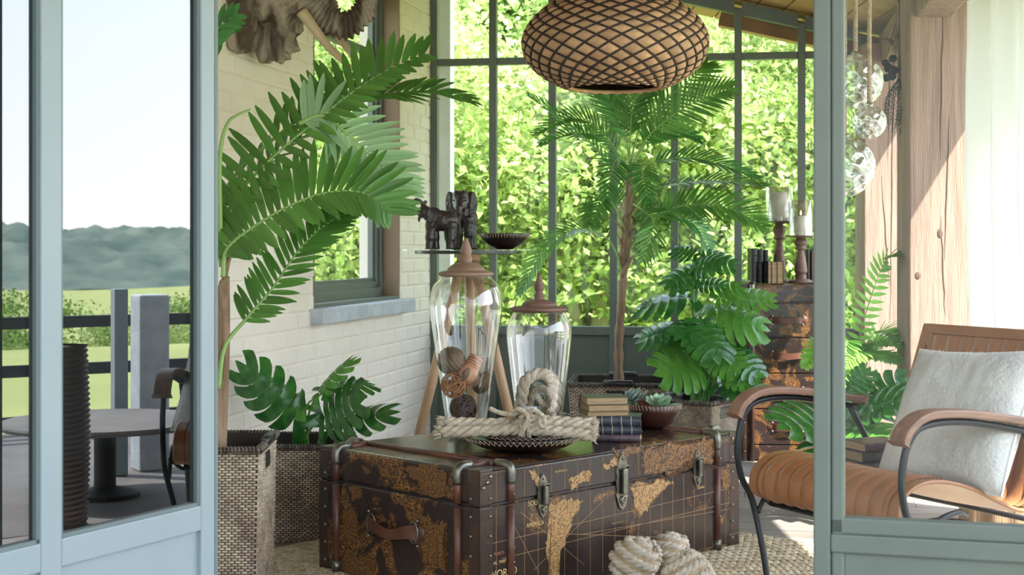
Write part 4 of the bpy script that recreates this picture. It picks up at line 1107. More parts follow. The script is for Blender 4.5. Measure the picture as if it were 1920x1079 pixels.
# ---- tall monstera
pT = thing('monstera_plant', 'tall bushy monstera with glossy split leaves beside the map-print chest', 'monstera', (.91, 7.02, .31))
def c5(x_, y_, Y_=7.0): return P(1180+x_/3.175, 440+y_/3.175, Y_)
stems = [([(375, 1000), (378, 850), (385, 640), (392, 420), (400, 230)], .017), ([(390, 1000), (400, 760), (388, 560), (378, 380), (374, 250)], .013), ([(450, 1000), (465, 830), (470, 690)], .018), ([(470, 1000), (500, 820), (505, 680)], .013), ([(400, 240), (425, 120), (445, 10)], .005)]
for pl, r_ in stems:
    pth = [c5(x_, y_)-Vector(pT.location) for x_, y_ in pl]
    if pl[0][1] == 1000: pth[0].z = -.02; pth[0].x *= .6; pth[0].y = 0
    MB().tube(spline(pth, 14), [r_*(1-.45*i/14) for i in range(15)], 7).build('stem', M['stem'], pT, smooth=True)
ML = [(430, 130, 640, 150, -.05, (0, -.7, 1), 0), (400, 130, 265, 65, .05, (-.3, -.6, 1), 0), (380, 190, 520, 140, -.12, (0, -.9, .8), 0), (430, 195, 215, 255, -.08, (-.3, -.6, 1), 0),
      (400, 300, 575, 290, -.05, (.2, -.6, 1), 0), (390, 300, 265, 285, .05, (-.2, -.6, 1), 0), (385, 375, 50, 345, .05, (0, -.45, 1), 0),
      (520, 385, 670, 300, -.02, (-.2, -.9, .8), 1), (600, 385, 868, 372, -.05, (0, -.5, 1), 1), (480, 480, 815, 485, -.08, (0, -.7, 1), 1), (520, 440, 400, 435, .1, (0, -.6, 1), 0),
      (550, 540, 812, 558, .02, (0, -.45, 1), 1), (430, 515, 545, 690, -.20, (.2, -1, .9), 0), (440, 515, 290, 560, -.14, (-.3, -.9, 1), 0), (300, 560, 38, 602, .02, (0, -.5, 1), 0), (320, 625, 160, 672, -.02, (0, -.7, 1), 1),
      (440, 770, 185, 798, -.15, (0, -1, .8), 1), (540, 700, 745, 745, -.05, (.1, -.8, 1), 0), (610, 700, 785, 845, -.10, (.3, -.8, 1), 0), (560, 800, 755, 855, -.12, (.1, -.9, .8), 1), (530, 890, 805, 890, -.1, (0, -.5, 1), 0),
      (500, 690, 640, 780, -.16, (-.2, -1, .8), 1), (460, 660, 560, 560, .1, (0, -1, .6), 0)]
for (a, b, c, d, dy, nr, lg) in ML:
    bp_ = c5(a, b, 7.0+dy*.5); tp_ = c5(c, d, 7.0+dy*1.4)
    st_ = Vector((random.uniform(-.04, .04), random.uniform(-.04, .02), 0)) if b > 420 else (c5(385, 560)-Vector(pT.location))
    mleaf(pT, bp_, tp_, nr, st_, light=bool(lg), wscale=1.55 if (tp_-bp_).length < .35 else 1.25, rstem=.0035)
# ---- small monstera at the wall
pS = thing('monstera_plant', 'small monstera with six split leaves in the basket by the brick wall', 'monstera', (-.80, 5.48, .31))
def c4(x_, y_, Y_=5.45): return P(400+x_/2.002, 540+y_/2.002, Y_)
SL = [(335, 520, 85, 308, -.05, (-.5, -1, .4), 0, (250, 480)), (335, 455, 148, 288, .1, (.7, -1, .5), 1, 0), (385, 415, 497, 245, .0, (-.9, -.7, .2), 1, 0), (420, 390, 600, 322, .12, (-.2, -.8, 1), 0, 0), (405, 500, 515, 395, -.1, (-.5, -1, .7), 0, 0), (430, 535, 642, 430, -.12, (-.3, -.8, .9), 0, 0)]
for i, (a, b, c, d, dy, nr, lg, st_) in enumerate(SL):
    ws = (.85, .6, .6, .95, 1.9, .75)[i]
    mleaf(pS, c4(a, b, 5.42), c4(c, d, 5.42+dy), nr, (random.uniform(-.05, .04), random.uniform(-.03, .03), 0), light=bool(lg), wscale=ws, rstem=.004)
# ================================================================ chest of drawers
ch = thing('trunk_chest', 'tall chest of drawers covered in gold-on-black map leather, by the window wall', 'chest of drawers', (1.435, 7.56, 0), -.05)
CW, CD, CHh = .475, .40, .915
MB().bx(-CW/2, CW/2, -CD/2+.01, CD/2, 0, CHh).build('carcass', M['map_chest'], ch, bevel=.006)
def zc(y_): return 1.1-(y_-HZ)/F*7.35
zs = [zc(568), zc(634), zc(701), zc(768), zc(835)]
MB().bx(-CW/2+.035, CW/2-.035, -CD/2-.004, -CD/2+.02, zs[0]+.003, CHh-.01).build('top_front', M['map_chest'], ch, bevel=.003)
MB().bx(-CW/2+.035, CW/2-.035, -CD/2-.004, -CD/2+.02, .01, zs[4]-.003).build('base_front', M['map_chest'], ch, bevel=.003)
for i in range(4):
    z0, z1 = zs[i+1]+.003, zs[i]-.003
    dr = MB().bx(-CW/2+.035, CW/2-.035, -CD/2-.006, -CD/2+.02, z0, z1).build('drawer', M['map_chest'], ch, bevel=.003)
    zm = (z0+z1)/2; y_ = -CD/2-.006
    pts = spline([(-.075, y_-.002, zm), (-.05, y_-.016, zm), (0, y_-.022, zm-.004), (.05, y_-.016, zm), (.075, y_-.002, zm)], 14); vs = []
    for p in pts:
        for dz, dy in ((-.016, 0), (-.016, -.004), (.016, -.004), (.016, 0)): vs.append(p+Vector((0, dy, dz)))
    MB().add(vs, [(a*4+j, a*4+(j+1) % 4, a*4+4+(j+1) % 4, a*4+4+j) for a in range(14) for j in range(4)]).build('handle', M['strap'], dr)
    for s in (-1, 1):
        MB().lathe([(0, .004), (.018, .003), (.021, 0)], 14, (s*.085, y_, zm), Matrix.Rotation(PI/2, 3, 'X')).build('handle_plate', M['strap'], dr, smooth=True)
        for dz in (-.022, .022): put('rivet', nail, dr, loc=(s*.078, y_-.004, zm+dz), scale=(1.2,)*3)
for s in (-1, 1):
    MB().tube([(s*(CW/2-.055), -CD/2-.008, .0), (s*(CW/2-.055), -CD/2-.008, CHh-.02)], .014, 8).build('batten', M['strap'], ch, smooth=True)
    MB().tube(spline([(s*(CW/2-.055), -CD/2-.008, CHh-.03), (s*(CW/2-.055), -CD/2-.004, CHh+.002), (s*(CW/2-.055), -CD/2+.03, CHh+.004), (s*(CW/2-.055), CD/2, CHh+.004)], 12), .0155, 8).build('metal_elbow', M['metal'], ch, smooth=True)
    MB().bx(min(s*CW/2, s*(CW/2-.035))-.002, max(s*CW/2, s*(CW/2-.035))+.002, -CD/2-.004, -CD/2+.03, 0, CHh+.002).build('corner_band', M['leather_dark'], ch, bevel=.004)
    for k in range(12): put('rivet', nail, ch, loc=(s*(CW/2-.018), -CD/2-.005, .05+k*.075), scale=(.9,)*3)
CT = CHh+.0035
def tobj(px, Y_): return (px-960)/F*Y_
# upright books
def upbook(px0, px1, Y_, H_, D, cover, label, grp, fore=False, z=CT, ry=0):
    X0, X1 = tobj(px0, Y_), tobj(px1, Y_); t_ = X1-X0-.0012
    t = thing('standing_book', label, 'book', ((X0+X1)/2, Y_+D/2, z), PI if fore else 0, grp)
    MB().bx(-t_/2+.002, t_/2-.002, -D/2+.006, D/2-.003, .002, H_-.003).build('pages', M['page'], t)
    for s in (-1, 1): MB().bx(min(s*t_/2, s*(t_/2-.0022)), max(s*t_/2, s*(t_/2-.0022)), -D/2+.003, D/2, 0, H_).build('cover', M[cover], t)
    pr = [(t_/2*math.sin(a), -D/2+.004-.008*math.cos(a)) for a in [-PI/2+PI*i/8 for i in range(9)]]
    MB().add([(x_, y_, z_) for z_ in (0, H_) for (x_, y_) in pr], [(i, i+1, 10+i, 9+i) for i in range(8)]+[tuple(range(9)), tuple(range(9, 18))]).build('spine', M[cover], t)
    for k in range(4): MB().tube([(x_*1.03, y_-.0006, H_*(k+1)/5) for (x_, y_) in pr], .0012, 4).build('spine_band', M[cover], t)
    return t
upbook(1409, 1421, 7.48, .184, .13, 'book_black', 'black spined book at the outer end of the row on the chest', 'black books standing on the chest')
upbook(1422, 1432, 7.48, .179, .13, 'book_black', 'black spined book in the middle of three on the chest', 'black books standing on the chest')
upbook(1433, 1441, 7.48, .176, .13, 'book_black', 'slim black book beside the tan books on the chest', 'black books standing on the chest')
upbook(1440, 1447.5, 7.385, .118, .085, 'book_black', 'first of three small tan books, nearest the black ones', 'small books with pages facing out', True)
upbook(1447.5, 1457.5, 7.385, .115, .085, 'book_tan', 'middle of the three small page-edged books on the chest', 'small books with pages facing out', True)
upbook(1457.5, 1470, 7.385, .117, .085, 'book_black', 'thickest of the three small books, beside the candlestick', 'small books with pages facing out', True)
upbook(1512, 1519, 7.63, .178, .10, 'book_black', 'dark book standing behind the shorter candlestick', 'books behind the shorter candlestick')
upbook(1520, 1526, 7.63, .172, .10, 'strap', 'brown book standing behind the shorter candlestick', 'books behind the shorter candlestick')
upbook(1527, 1536, 7.63, .180, .10, 'book_black', 'black book behind the shorter candlestick, next to the door frame', 'books behind the shorter candlestick')
def candlestick(px, Y_, zb, zd, rg, hg, hc, label, rc=.044):
    X_ = tobj(px, Y_); t = thing('candlestick', label, 'candlestick', (X_, Y_, zb), 0, 'wooden candlesticks on the chest')
    H_ = zd-zb; k = H_
    pr = [(0, 0), (.062, 0), (.064, .012), (.05, .020), (.030, .024), (.030, .040), (.026, .046)]+sp([(.027, .05), (.034, .25*k), (.029, .42*k), (.018, .66*k), (.018, .70*k)], 12)+sp([(.029, .715*k), (.031, .74*k), (.025, .77*k), (.033, .83*k), (.033, .88*k), (.024, .93*k), (.02, .95*k)], 12)+[(.045, .965*k), (.078, .975*k), (.080, k), (.0, k)]
    MB().lathe(pr, 32).build('wooden_stand', M['lid_wood2'], t, smooth=True)
    MB().lathe([(rg, H_+.0005), (rg, H_+hg), (rg-.004, H_+hg), (rg-.004, H_+.0005)], 40).build('glass_chimney', M['jar'], t, smooth=True)
    c = thing('pillar_candle', 'ivory pillar candle in the '+('taller' if hc > .13 else 'shorter')+' glass candlestick', 'candle', (X_, Y_, zd+.0008), 0, 'pillar candles')
    MB().lathe([(0, 0), (rc, 0), (rc, hc-.003), (rc-.003, hc), (rc-.008, hc-.004), (0, hc-.006)], 28).build('wax', M['wax'], c, smooth=True)
    MB().tube([(0, 0, hc-.006), (.001, 0, hc+.008)], .0012, 5).build('wick', M['black'], c)
    return t, c
candlestick(1461, 7.58, CT, zc(412)-.004, .073, .183, .152, 'taller turned wooden candlestick with a glass chimney on the chest')
t_, c_ = candlestick(1501.5, 7.47, CT, zc(441)-.002, .063, .185, .103, 'shorter turned wooden candlestick with a glass chimney on the chest', .037)
fm = bpy.data.materials.new('flame'); fm.use_nodes = True; fm.node_tree.nodes['Principled BSDF'].inputs['Emission Color'].default_value = (1, .45, .12, 1); fm.node_tree.nodes['Principled BSDF'].inputs['Emission Strength'].default_value = 3
MB().lathe(sp([(.0005, .106), (.0042, .114), (.0035, .122), (.0002, .134)], 8), 10).build('flame', fm, c_, smooth=True)
# ================================================================ tripod table with elephants
TX, TY, TZt = -.197, 6.4, 1.0945
tt = thing('tripod_table', 'small round dark metal table on pale wooden tripod legs behind the jars', 'table', (TX, TY, 0))
MB().lathe([(0, TZt-.017), (.236, TZt-.017), (.24, TZt-.015), (.24, TZt-.002), (0, TZt-.002)], 56).build('table_top', M['steel'], tt)
MB().lathe([(0, TZt-.0015), (.31, TZt-.0015), (.31, TZt+.0025), (0, TZt+.0025)], 56).build('glass_top', M['glass'], tt, label='thin clear glass sheet')
MB().lathe([(0, TZt-.045), (.05, TZt-.045), (.06, TZt-.018), (0, TZt-.018)], 24).build('hub', M['pale_leg'], tt)
for (fx, fy_) in ((-.285, -.06), (.27, -.10), (.02, .36)):
    MB().tube([(fx*.08, fy_*.08, TZt-.03), (fx, fy_, 0)], [.024, .021], 12).build('leg', M['pale_leg'], tt, smooth=True)
st = MB(); cpt = Vector((.035, -.045, TZt-.075)); R_ = Euler((PI/2, .22, .1)).to_matrix()
st.box(cpt, (.036, .036, .003), R_); st.build('plaque', M['steel'], tt)
vs = [cpt+R_ @ Vector(((.013 if i % 2 == 0 else .0055)*math.sin(2*PI*i/10), (.013 if i % 2 == 0 else .0055)*math.cos(2*PI*i/10), .0025)) for i in range(10)]
MB().add(vs, [tuple(range(10))]).build('star', M['stitch'], tt)
MB().tube([(.14, -.05, .60), (.10, .12, .60), (-.15, -.03, .60)], .006, 8).build('brace', M['steel'], tt)
ZT = TZt+.003
def ele_small():
    q = MB(); r = .5
    # local: length 1 = shoulder-to-tail about .10 m ; facing -x
    def T(p, r_, n=10): q.tube(spline(p, 10), [r_[0]+(r_[-1]-r_[0])*i/10 if len(r_) == 2 else r_[min(len(r_)-1, int(i/10*(len(r_)-1)+.5))] for i in range(11)], n)
    q.ball((.006, 0, .128), (.064, .044, .048), 16); q.ball((-.028, 0, .138), (.040, .040, .042), 14); q.ball((.036, 0, .130), (.043, .042, .045), 14)
    for (x_, y_, dx) in ((-.043, -.02, -.008), (-.030, .02, .010), (.046, -.02, -.006), (.036, .02, .008)):
        T([(x_, y_, .12), (x_+dx*.5, y_, .06), (x_+dx, y_, .012), (x_+dx, y_, .0015)], [.027, .023, .0185, .0205])
    q.ball((-.070, 0, .168), (.030, .026, .030), 14); T([(-.05, 0, .15), (-.075, 0, .178)], [.028, .024])
    T([(-.082, 0, .172), (-.108, 0, .168), (-.122, 0, .185), (-.120, 0, .208), (-.105, 0, .220), (-.088, 0, .212), (-.074, 0, .200), (-.066, 0, .208), (-.064, 0, .218)], [.019, .0155, .013, .012, .0105, .009, .008, .007])
    T([(-.078, 0, .158), (-.092, 0, .142), (-.094, 0, .122)], [.012, .004])
    T([(.072, 0, .135), (.083, 0, .11), (.084, 0, .08)], [.006, .003])
    return q
def ear(cx, cy, cz, sx_, sy_, sz, R):
    return MB().ball((cx, cy, cz), (sx_, sy_, sz), 14, R)
e1 = remesh(ele_small(), 'elephant_figure', M['resin'], .0028, None, 3)
e1.location = (tobj(826, 6.33), 6.33, ZT); e1['label'] = 'small black elephant figurine with its trunk raised, on the tripod table'; e1['category'] = 'figurine'; e1.scale = (1.02, 1, 1.0); e1['group'] = 'elephant figurines on the tripod table'
e1.rotation_euler = (0, 0, .15)
for s in (-1, 1):
    q = MB(); pts_ = [(-.062, .168), (-.050, .182), (-.030, .186), (-.008, .176), (.004, .155), (-.004, .132), (-.020, .108), (-.038, .098), (-.05, .115), (-.056, .14)]
    sp_ = spline([(a, 0, b) for a, b in pts_+[pts_[0]]], 40)[:40]; cx_ = Vector((-.028, 0, .145))
    for w_, base_ in ((.0, .034), (.004, .034)): pass
    rings = []
    for f_ in (0, .35, .7, .92, 1): rings += [Vector((cx_.x+(p.x-cx_.x)*f_, s*(.036+.014*f_*f_*(1 if p.x > -.05 else .2)+.004*(1-f_)), cx_.z+(p.z-cx_.z)*f_)) for p in sp_]
    fs_ = [(r_*40+i, r_*40+(i+1) % 40, (r_+1)*40+(i+1) % 40, (r_+1)*40+i) for r_ in range(4) for i in range(40)]
    q.add(rings, fs_); q.add([v-Vector((0, s*.004, 0)) for v in rings], fs_); q.add(rings[-40:]+[v-Vector((0, s*.004, 0)) for v in rings[-40:]], [(i, (i+1) % 40, 40+(i+1) % 40, 40+i) for i in range(40)])
    q.build('ear', M['resin'], e1, smooth=True)
    MB().tube(spline([(-.083, s*.014, .158), (-.10, s*.02, .155), (-.112, s*.02, .166)], 6), [.004, .004, .0035, .003, .0025, .002, .001], 6).build('tusk', M['resin'], e1, smooth=True)
    MB().ball((-.078, s*.0235, .178), .0028, 8).build('eye', M['black'], e1)
def ele_big():   # facing the camera (-y)
    q = MB()
    def T(p, r_, n=12): q.tube(spline(p, 12), [r_[min(len(r_)-1, int(i/12*(len(r_)-1)+.5))] for i in range(13)], n)
    q.ball((0, .045, .165), (.058, .085, .066), 18); q.ball((0, .0, .175), (.055, .05, .062), 16)
    for (x_, y_) in ((-.034, -.015), (.034, -.02), (-.032, .095), (.032, .09)):
        T([(x_, y_, .15), (x_, y_, .08), (x_, y_, .02), (x_, y_-.003, .0015)], [.028, .024, .0215, .025])
    q.ball((0, -.045, .222), (.040, .040, .046), 18); q.ball((-.016, -.050, .248), (.022, .026, .022), 12); q.ball((.016, -.050, .248), (.022, .026, .022), 12)
    T([(0, -.065, .215), (0, -.088, .185), (0, -.092, .15), (-.004, -.088, .12), (-.012, -.088, .108)], [.026, .022, .017, .013, .010, .008])
    T([(-.016, -.06, .2), (-.018, -.08, .186)], [.018, .012]); T([(.016, -.06, .2), (.018, -.08, .186)], [.018, .012])
    return q
e2 = remesh(ele_big(), 'elephant_figure', M['resin'], .0035, None, 3)
e2.location = (tobj(866, 6.47), 6.50, ZT); e2['label'] = 'larger black elephant figurine facing forward, on the tripod table'; e2['category'] = 'figurine'; e2['group'] = 'elephant figurines on the tripod table'
e2.rotation_euler = (0, 0, -.12)
for s in (-1, 1):
    q = MB(); pts_ = [(.030, .254), (.052, .262), (.066, .248), (.072, .215), (.070, .180), (.060, .152), (.050, .148), (.042, .175), (.034, .205)]
    pts_ = [(p.x, p.z) for p in spline([(a, 0, b) for a, b in pts_+[pts_[0]]], 36)[:36]]; k = len(pts_); vs = [(s*x_, -.035+.35*(x_-.03)-.012*math.sin(PI*min(1, max(0, (x_-.03)/.045))), z_) for i, (x_, z_) in enumerate(pts_)]; vs += [(a, b+.006, c) for a, b, c in vs]
    q.add(vs, [tuple(range(k)), tuple(range(2*k-1, k-1, -1))]+[(i, (i+1) % k, k+(i+1) % k, k+i) for i in range(k)])
    q.build('ear', M['resin'], e2, bevel=.003, seg=3)
    MB().tube(spline([(s*.02, -.078, .19), (s*.026, -.10, .168), (s*.024, -.118, .160)], 6), [.005, .005, .004, .004, .003, .002, .001], 6).build('tusk', M['resin'], e2, smooth=True)
    MB().ball((s*.030, -.076, .222), .004, 8).build('eye', M['black'], e2)
bw = thing('stitched_bowl', 'small dark bowl with stitched rim beside the elephants on the tripod table', 'bowl', (tobj(946.5, 6.38), 6.38, ZT))
MB().lathe([(0, 0), (.035, 0), (.075, .022), (.105, .052), (.117, .071), (.114, .072), (.1, .052), (.07, .026), (.03, .006), (0, .006)], 48).build('bowl', M['tray'], bw, smooth=True)
q = MB()
for i in range(52):
    a = 2*PI*i/52; b = a+random.uniform(-.05, .05); q.tube([(.1175*math.cos(a), .1175*math.sin(a), .0705), (.106*math.cos(b), .106*math.sin(b), .0525)], .0009, 4)
q.build('stitching', M['stitch'], bw)
# ================================================================ pendant lamp
LX, LY = .3765, 5.2
lamp = thing('pendant_lamp', 'large woven pendant lampshade of tan pads held by dark diamond netting', 'pendant lamp', (LX, LY, 1.693))
prof = [Vector((r_, 0, z_)) for r_, z_ in ((.168, 0), (.205, .014), (.262, .045), (.312, .092), (.333, .150), (.326, .195), (.298, .240), (.255, .278), (.210, .312), (.165, .340), (.130, .36), (.11, .385))]
PR = spline(prof, 60)
def pr_at(s):
    f = s*60; j = min(59, int(f)); return PR[j].lerp(PR[j+1], f-j)
def surf(a, s, off=0):
    p = pr_at(s); q_ = (pr_at(min(1, s+.01))-pr_at(max(0, s-.01))).normalized(); nx, nz = q_.z, -q_.x
    r_ = p.x+nx*off; return Vector((r_*math.cos(a), r_*math.sin(a), p.z+nz*off))
MB().lathe([(pr_at(i/40).x-.006, pr_at(i/40).z) for i in range(41)], 60).build('lining', M['shade_in'], lamp, smooth=True)
NC = 24; TW = math.radians(212)
q = MB()
for k in range(NC):
    for s_ in (-1, 1):
        q.tube([surf(2*PI*k/NC+s_*TW*(i/40), i/40, .006) for i in range(41)], .0036, 5)
q.build('netting', M['cord'], lamp)
rows = int(2*TW/(2*PI/NC)); front = []; rear = MB()
da = PI/NC; ds = da/TW
for r_ in range(0, int(1/ds)+1):
    s_ = r_*ds
    if s_ > 1.0: break
    for k in range(NC):
        a = 2*PI*(k+.5*((r_+1) % 2))/NC
        lo_, hi_ = max(0, s_-ds*.93), min(1, s_+ds*.93)
        c = surf(a, s_, .0); pts_ = [surf(a-da*.95, s_, .002), surf(a, lo_, .002), surf(a+da*.95, s_, .002), surf(a, hi_, .002)]
        kk = .46; ins = [surf(a-da*kk, s_, .010), surf(a, s_+(lo_-s_)*kk, .010), surf(a+da*kk, s_, .010), surf(a, s_+(hi_-s_)*kk, .010)]
        top = surf(a, s_, .0115)
        vs = [p-c for p in pts_+ins+[top]]; fs = [(0, 1, 5, 4), (1, 2, 6, 5), (2, 3, 7, 6), (3, 0, 4, 7), (4, 5, 8), (5, 6, 8), (6, 7, 8), (7, 4, 8)]
        if len(front) < 300 and math.sin(a) < .05: front.append(1); MB().add(vs, fs).build('woven_pad', M['pad'], lamp, smooth=True, loc=c)
        else: rear.add([v+c for v in vs], fs)
rear.build('rear_pads', M['pad'], lamp, smooth=True, kind='stuff')
MB().tube([(.168*math.cos(a), .168*math.sin(a), 0) for a in [2*PI*i/48 for i in range(48)]], .007, 8, closed=True).build('bottom_rim', M['pad'], lamp, smooth=True)
MB().lathe([(.112, .38), (.10, .39), (0, .39)], 32).build('cap', M['shade_in'], lamp)
MB().tube([(0, 0, .39), (0, 0, ceil_z(LX)-1.693-.03)], .006, 8).build('cable', M['cord'], lamp)
MB().lathe([(0, ceil_z(LX)-1.693-.045), (.045, ceil_z(LX)-1.693-.045), (.05, ceil_z(LX)-1.693-.015), (0, ceil_z(LX)-1.693-.015)], 24).build('ceiling_rose', M['shade_in'], lamp)
for k in range(4):
    a = k*PI/4; MB().tube([(.16*math.cos(a), .16*math.sin(a), .012), (-.16*math.cos(a), -.16*math.sin(a), .012+.25*0)], .0025, 5).build('inner_wire', M['cord'], lamp) if k < 2 else None

# ================================================================ carved elephant head on the wall
def wallpt(s, z, out): return O0-(-E2)*s+Vector((0, 0, z))+Vector((.975, -.2215, 0))*out
hd = thing('elephant_bust', 'carved weathered-wood elephant head mounted on the brick wall with cream tusks', 'wall sculpture', (-1.0, 5.72, 2.0))
ho = Vector(hd.location)
def H(px, py, Y_): return P(px, py, Y_)-ho
q = MB()
def TB(pts_, rs, n=12):
    k = 24; path = spline(pts_, k); rr_ = [v.x for v in spline([(r_, 0, 0) for r_ in rs], k)]; q.tube(path, rr_, n)
q.ball(H(515, -40, 5.62), (.20, .16, .19), 20); q.ball(H(555, -10, 5.60), (.13, .11, .11), 16); q.ball(H(480, -60, 5.66), (.16, .14, .22), 16)
q.ball(H(560, 5, 5.58), (.09, .08, .07), 14)
TB([H(560, -20, 5.58), H(592, -5, 5.56), H(612, 30, 5.55), H(640, 50, 5.54), H(670, 38, 5.53), H(690, 8, 5.53), H(694, -30, 5.54), H(680, -60, 5.55)], [.11, .082, .062, .054, .050, .044, .038, .034, .03], 16)
TB([H(530, -10, 5.56), H(532, 30, 5.56), H(527, 68, 5.57)], [.06, .035, .012])   # lower jaw
def disp(co):
    p = Vector(co)
    d = .010*noise.noise(p*16)+.006*noise.noise(p*42)+.003*noise.noise(p*90)
    if p.x > .12: 
        c = Vector((H(652, -40, 5.54))); ang = math.atan2(p.z-c.z, p.x-c.x); d += .006*math.sin(ang*58+2*noise.noise(p*20))
    else: d += .004*math.sin(p.x*90+p.z*25+4*noise.noise(p*9))
    return d
hm = remesh(q, 'head', M['drift'], .0042, hd, 3, disp)
q = MB()
def slab(pl, Y0, Y1, th, seed):
    """ragged carved slab hanging down; outline in view plane, thick along depth, rounded by remesh"""
    pts_ = [H(x_, y_, Y0) for x_, y_ in pl]; k = len(pts_); vs = [p+Vector((0, -th/2, 0)) for p in pts_]+[p+Vector((.02, th/2+(Y1-Y0), 0)) for p in pts_]
    bm = bmesh.new(); v = [bm.verts.new(p) for p in vs]
    bm.faces.new(v[:k]); bm.faces.new(list(reversed(v[k:])))
    for i in range(k): bm.faces.new((v[i], v[k+i], v[k+(i+1) % k], v[(i+1) % k]))
    bmesh.ops.recalc_face_normals(bm, faces=bm.faces[:]); bmesh.ops.triangulate(bm, faces=bm.faces[:])
    bm.verts.index_update(); q.add([x_.co.copy() for x_ in bm.verts], [[w_.index for w_ in f.verts] for f in bm.faces]); bm.free()
def disp2(co):
    p = Vector(co); return .012*noise.noise(p*14)+.007*noise.noise(p*38)+.007*math.sin(p.x*120+6*noise.noise(p*7))
slab([(395, -90), (500, -90), (482, -20), (470, 30), (462, 70), (447, 98), (430, 92), (424, 70), (405, 78), (385, 40)], 5.52, 5.56, .05, 1)
remesh(q, 'ear', M['drift'], .0045, hd, 3, disp2); q = MB()
slab([(482, -20), (530, -20), (545, 30), (558, 38), (556, 62), (545, 66), (552, 92), (540, 99), (530, 95), (534, 106), (518, 116), (504, 112), (492, 116), (480, 108), (476, 60)], 5.70, 5.74, .05, 2)
remesh(q, 'ear', M['drift'], .0045, hd, 3, disp2); q = MB()
for dx, dz, Y_ in ((0, 0, 5.50), (22, -14, 5.68)):
    pth = spline([H(566+dx, 22+dz, Y_), H(588+dx, 52+dz, Y_), H(618+dx, 90+dz, Y_), H(660+dx*.6, 130+dz*.6, Y_-.02)], 20)
    MB().tube(pth, [.024-.014*(i/20)**1.3 for i in range(21)], 14).build('tusk', M['tusk'], hd, smooth=True, label='smooth cream tusk')
MB().ball(H(538, -30, 5.47), (.012, .012, .012), 12).build('eye', M['black'], hd)
MB().bx(-.05, .05, -.04, .04, -.05, .12).build('mounting_block', M['drift'], hd, loc=wallpt((8.3-5.75)/.975, 2.05, .06)-ho, rot=(0, 0, A2))

# ================================================================ armchair
FR0 = Vector((.834, 3.845, 0)); CRZ = math.radians(28)
arm = thing('leather_armchair', 'tan ribbed leather sling armchair with black iron frame and curved wooden arms', 'armchair', FR0, CRZ)
CWd = .30
prf = spline([Vector((u, 0, z_)) for u, z_ in ((.10, .385), (.04, .383), (.0, .41), (.008, .462), (.06, .497), (.14, .502), (.24, .478), (.34, .435), (.42, .405), (.475, .405), (.51, .445), (.55, .56), (.61, .70), (.672, .862))], 90)
def sling(off, w0, w1, rib):
    def fn(u, v):
        i = min(89.999, u*90); j = int(i); p = prf[j].lerp(prf[j+1], i-j); t_ = (prf[min(90, j+2)]-prf[max(0, j-1)]).normalized(); n_ = Vector((t_.z, 0, -t_.x))
        n_ = -n_
        y_ = w0+(w1-w0)*v; e_ = abs(y_)/CWd
        b = 0
        if rib and e_ < .86 and .08 < u < .982: b = .008*abs(math.sin(PI*(y_+CWd)/(2*CWd)*11))**.7
        sag = -.012*(1-(y_/CWd)**2)*math.sin(PI*u)
        return p+n_*(off+b+sag)+Vector((0, y_, 0))
    return fn
q = MB(); nu, nv = 90, 110
top = sling(.006, -CWd, CWd, True); bot = sling(-.004, -CWd, CWd, False)
q.grid(top, nu, nv); q.grid(bot, nu, 12)
k0 = [top(i/nu, 0) for i in range(nu+1)]; k1 = [bot(i/nu, 0) for i in range(nu+1)]; k2 = [top(i/nu, 1) for i in range(nu+1)]; k3 = [bot(i/nu, 1) for i in range(nu+1)]
for A_, B_ in ((k0, k1), (k2, k3)): q.add(A_+B_, [(i, i+1, nu+2+i, nu+1+i) for i in range(nu)])
for uu in (0, 1): q.add([top(uu, j/12) for j in range(13)]+[bot(uu, j/12) for j in range(13)], [(j, j+1, 14+j, 13+j) for j in range(12)])
q.build('leather_sling', M['leather_tan'], arm, smooth=True)
for s in (-1, 1):
    MB().tube([p+Vector((0, 0, 0)) for p in [sling(.001, -CWd, CWd, False)(i/60, 0 if s < 0 else 1) for i in range(61)]], .006, 6).build('edge_binding', M['leather_tan'], arm, smooth=True)
MB().tube([sling(.001, -CWd, CWd, False)(1, j/20) for j in range(21)], .007, 6).build('edge_binding', M['leather_tan'], arm, smooth=True)
q = MB()
fn = sling(.0075, -CWd, CWd, False)
for s in (.055, .945):
    for i in range(10, 86): 
        a, b = fn(i/88, s), fn((i+.55)/88, s); q.tube([a, (a+b)/2+Vector((0, 0, .0)), b], .0016, 4)
for j in range(4, 52):
    a, b = fn(.988, j/56), fn(.988, (j+.55)/56); q.tube([a, b], .0016, 4)
q.build('stitching', M['stitch_dark'], arm)
AZ = .668
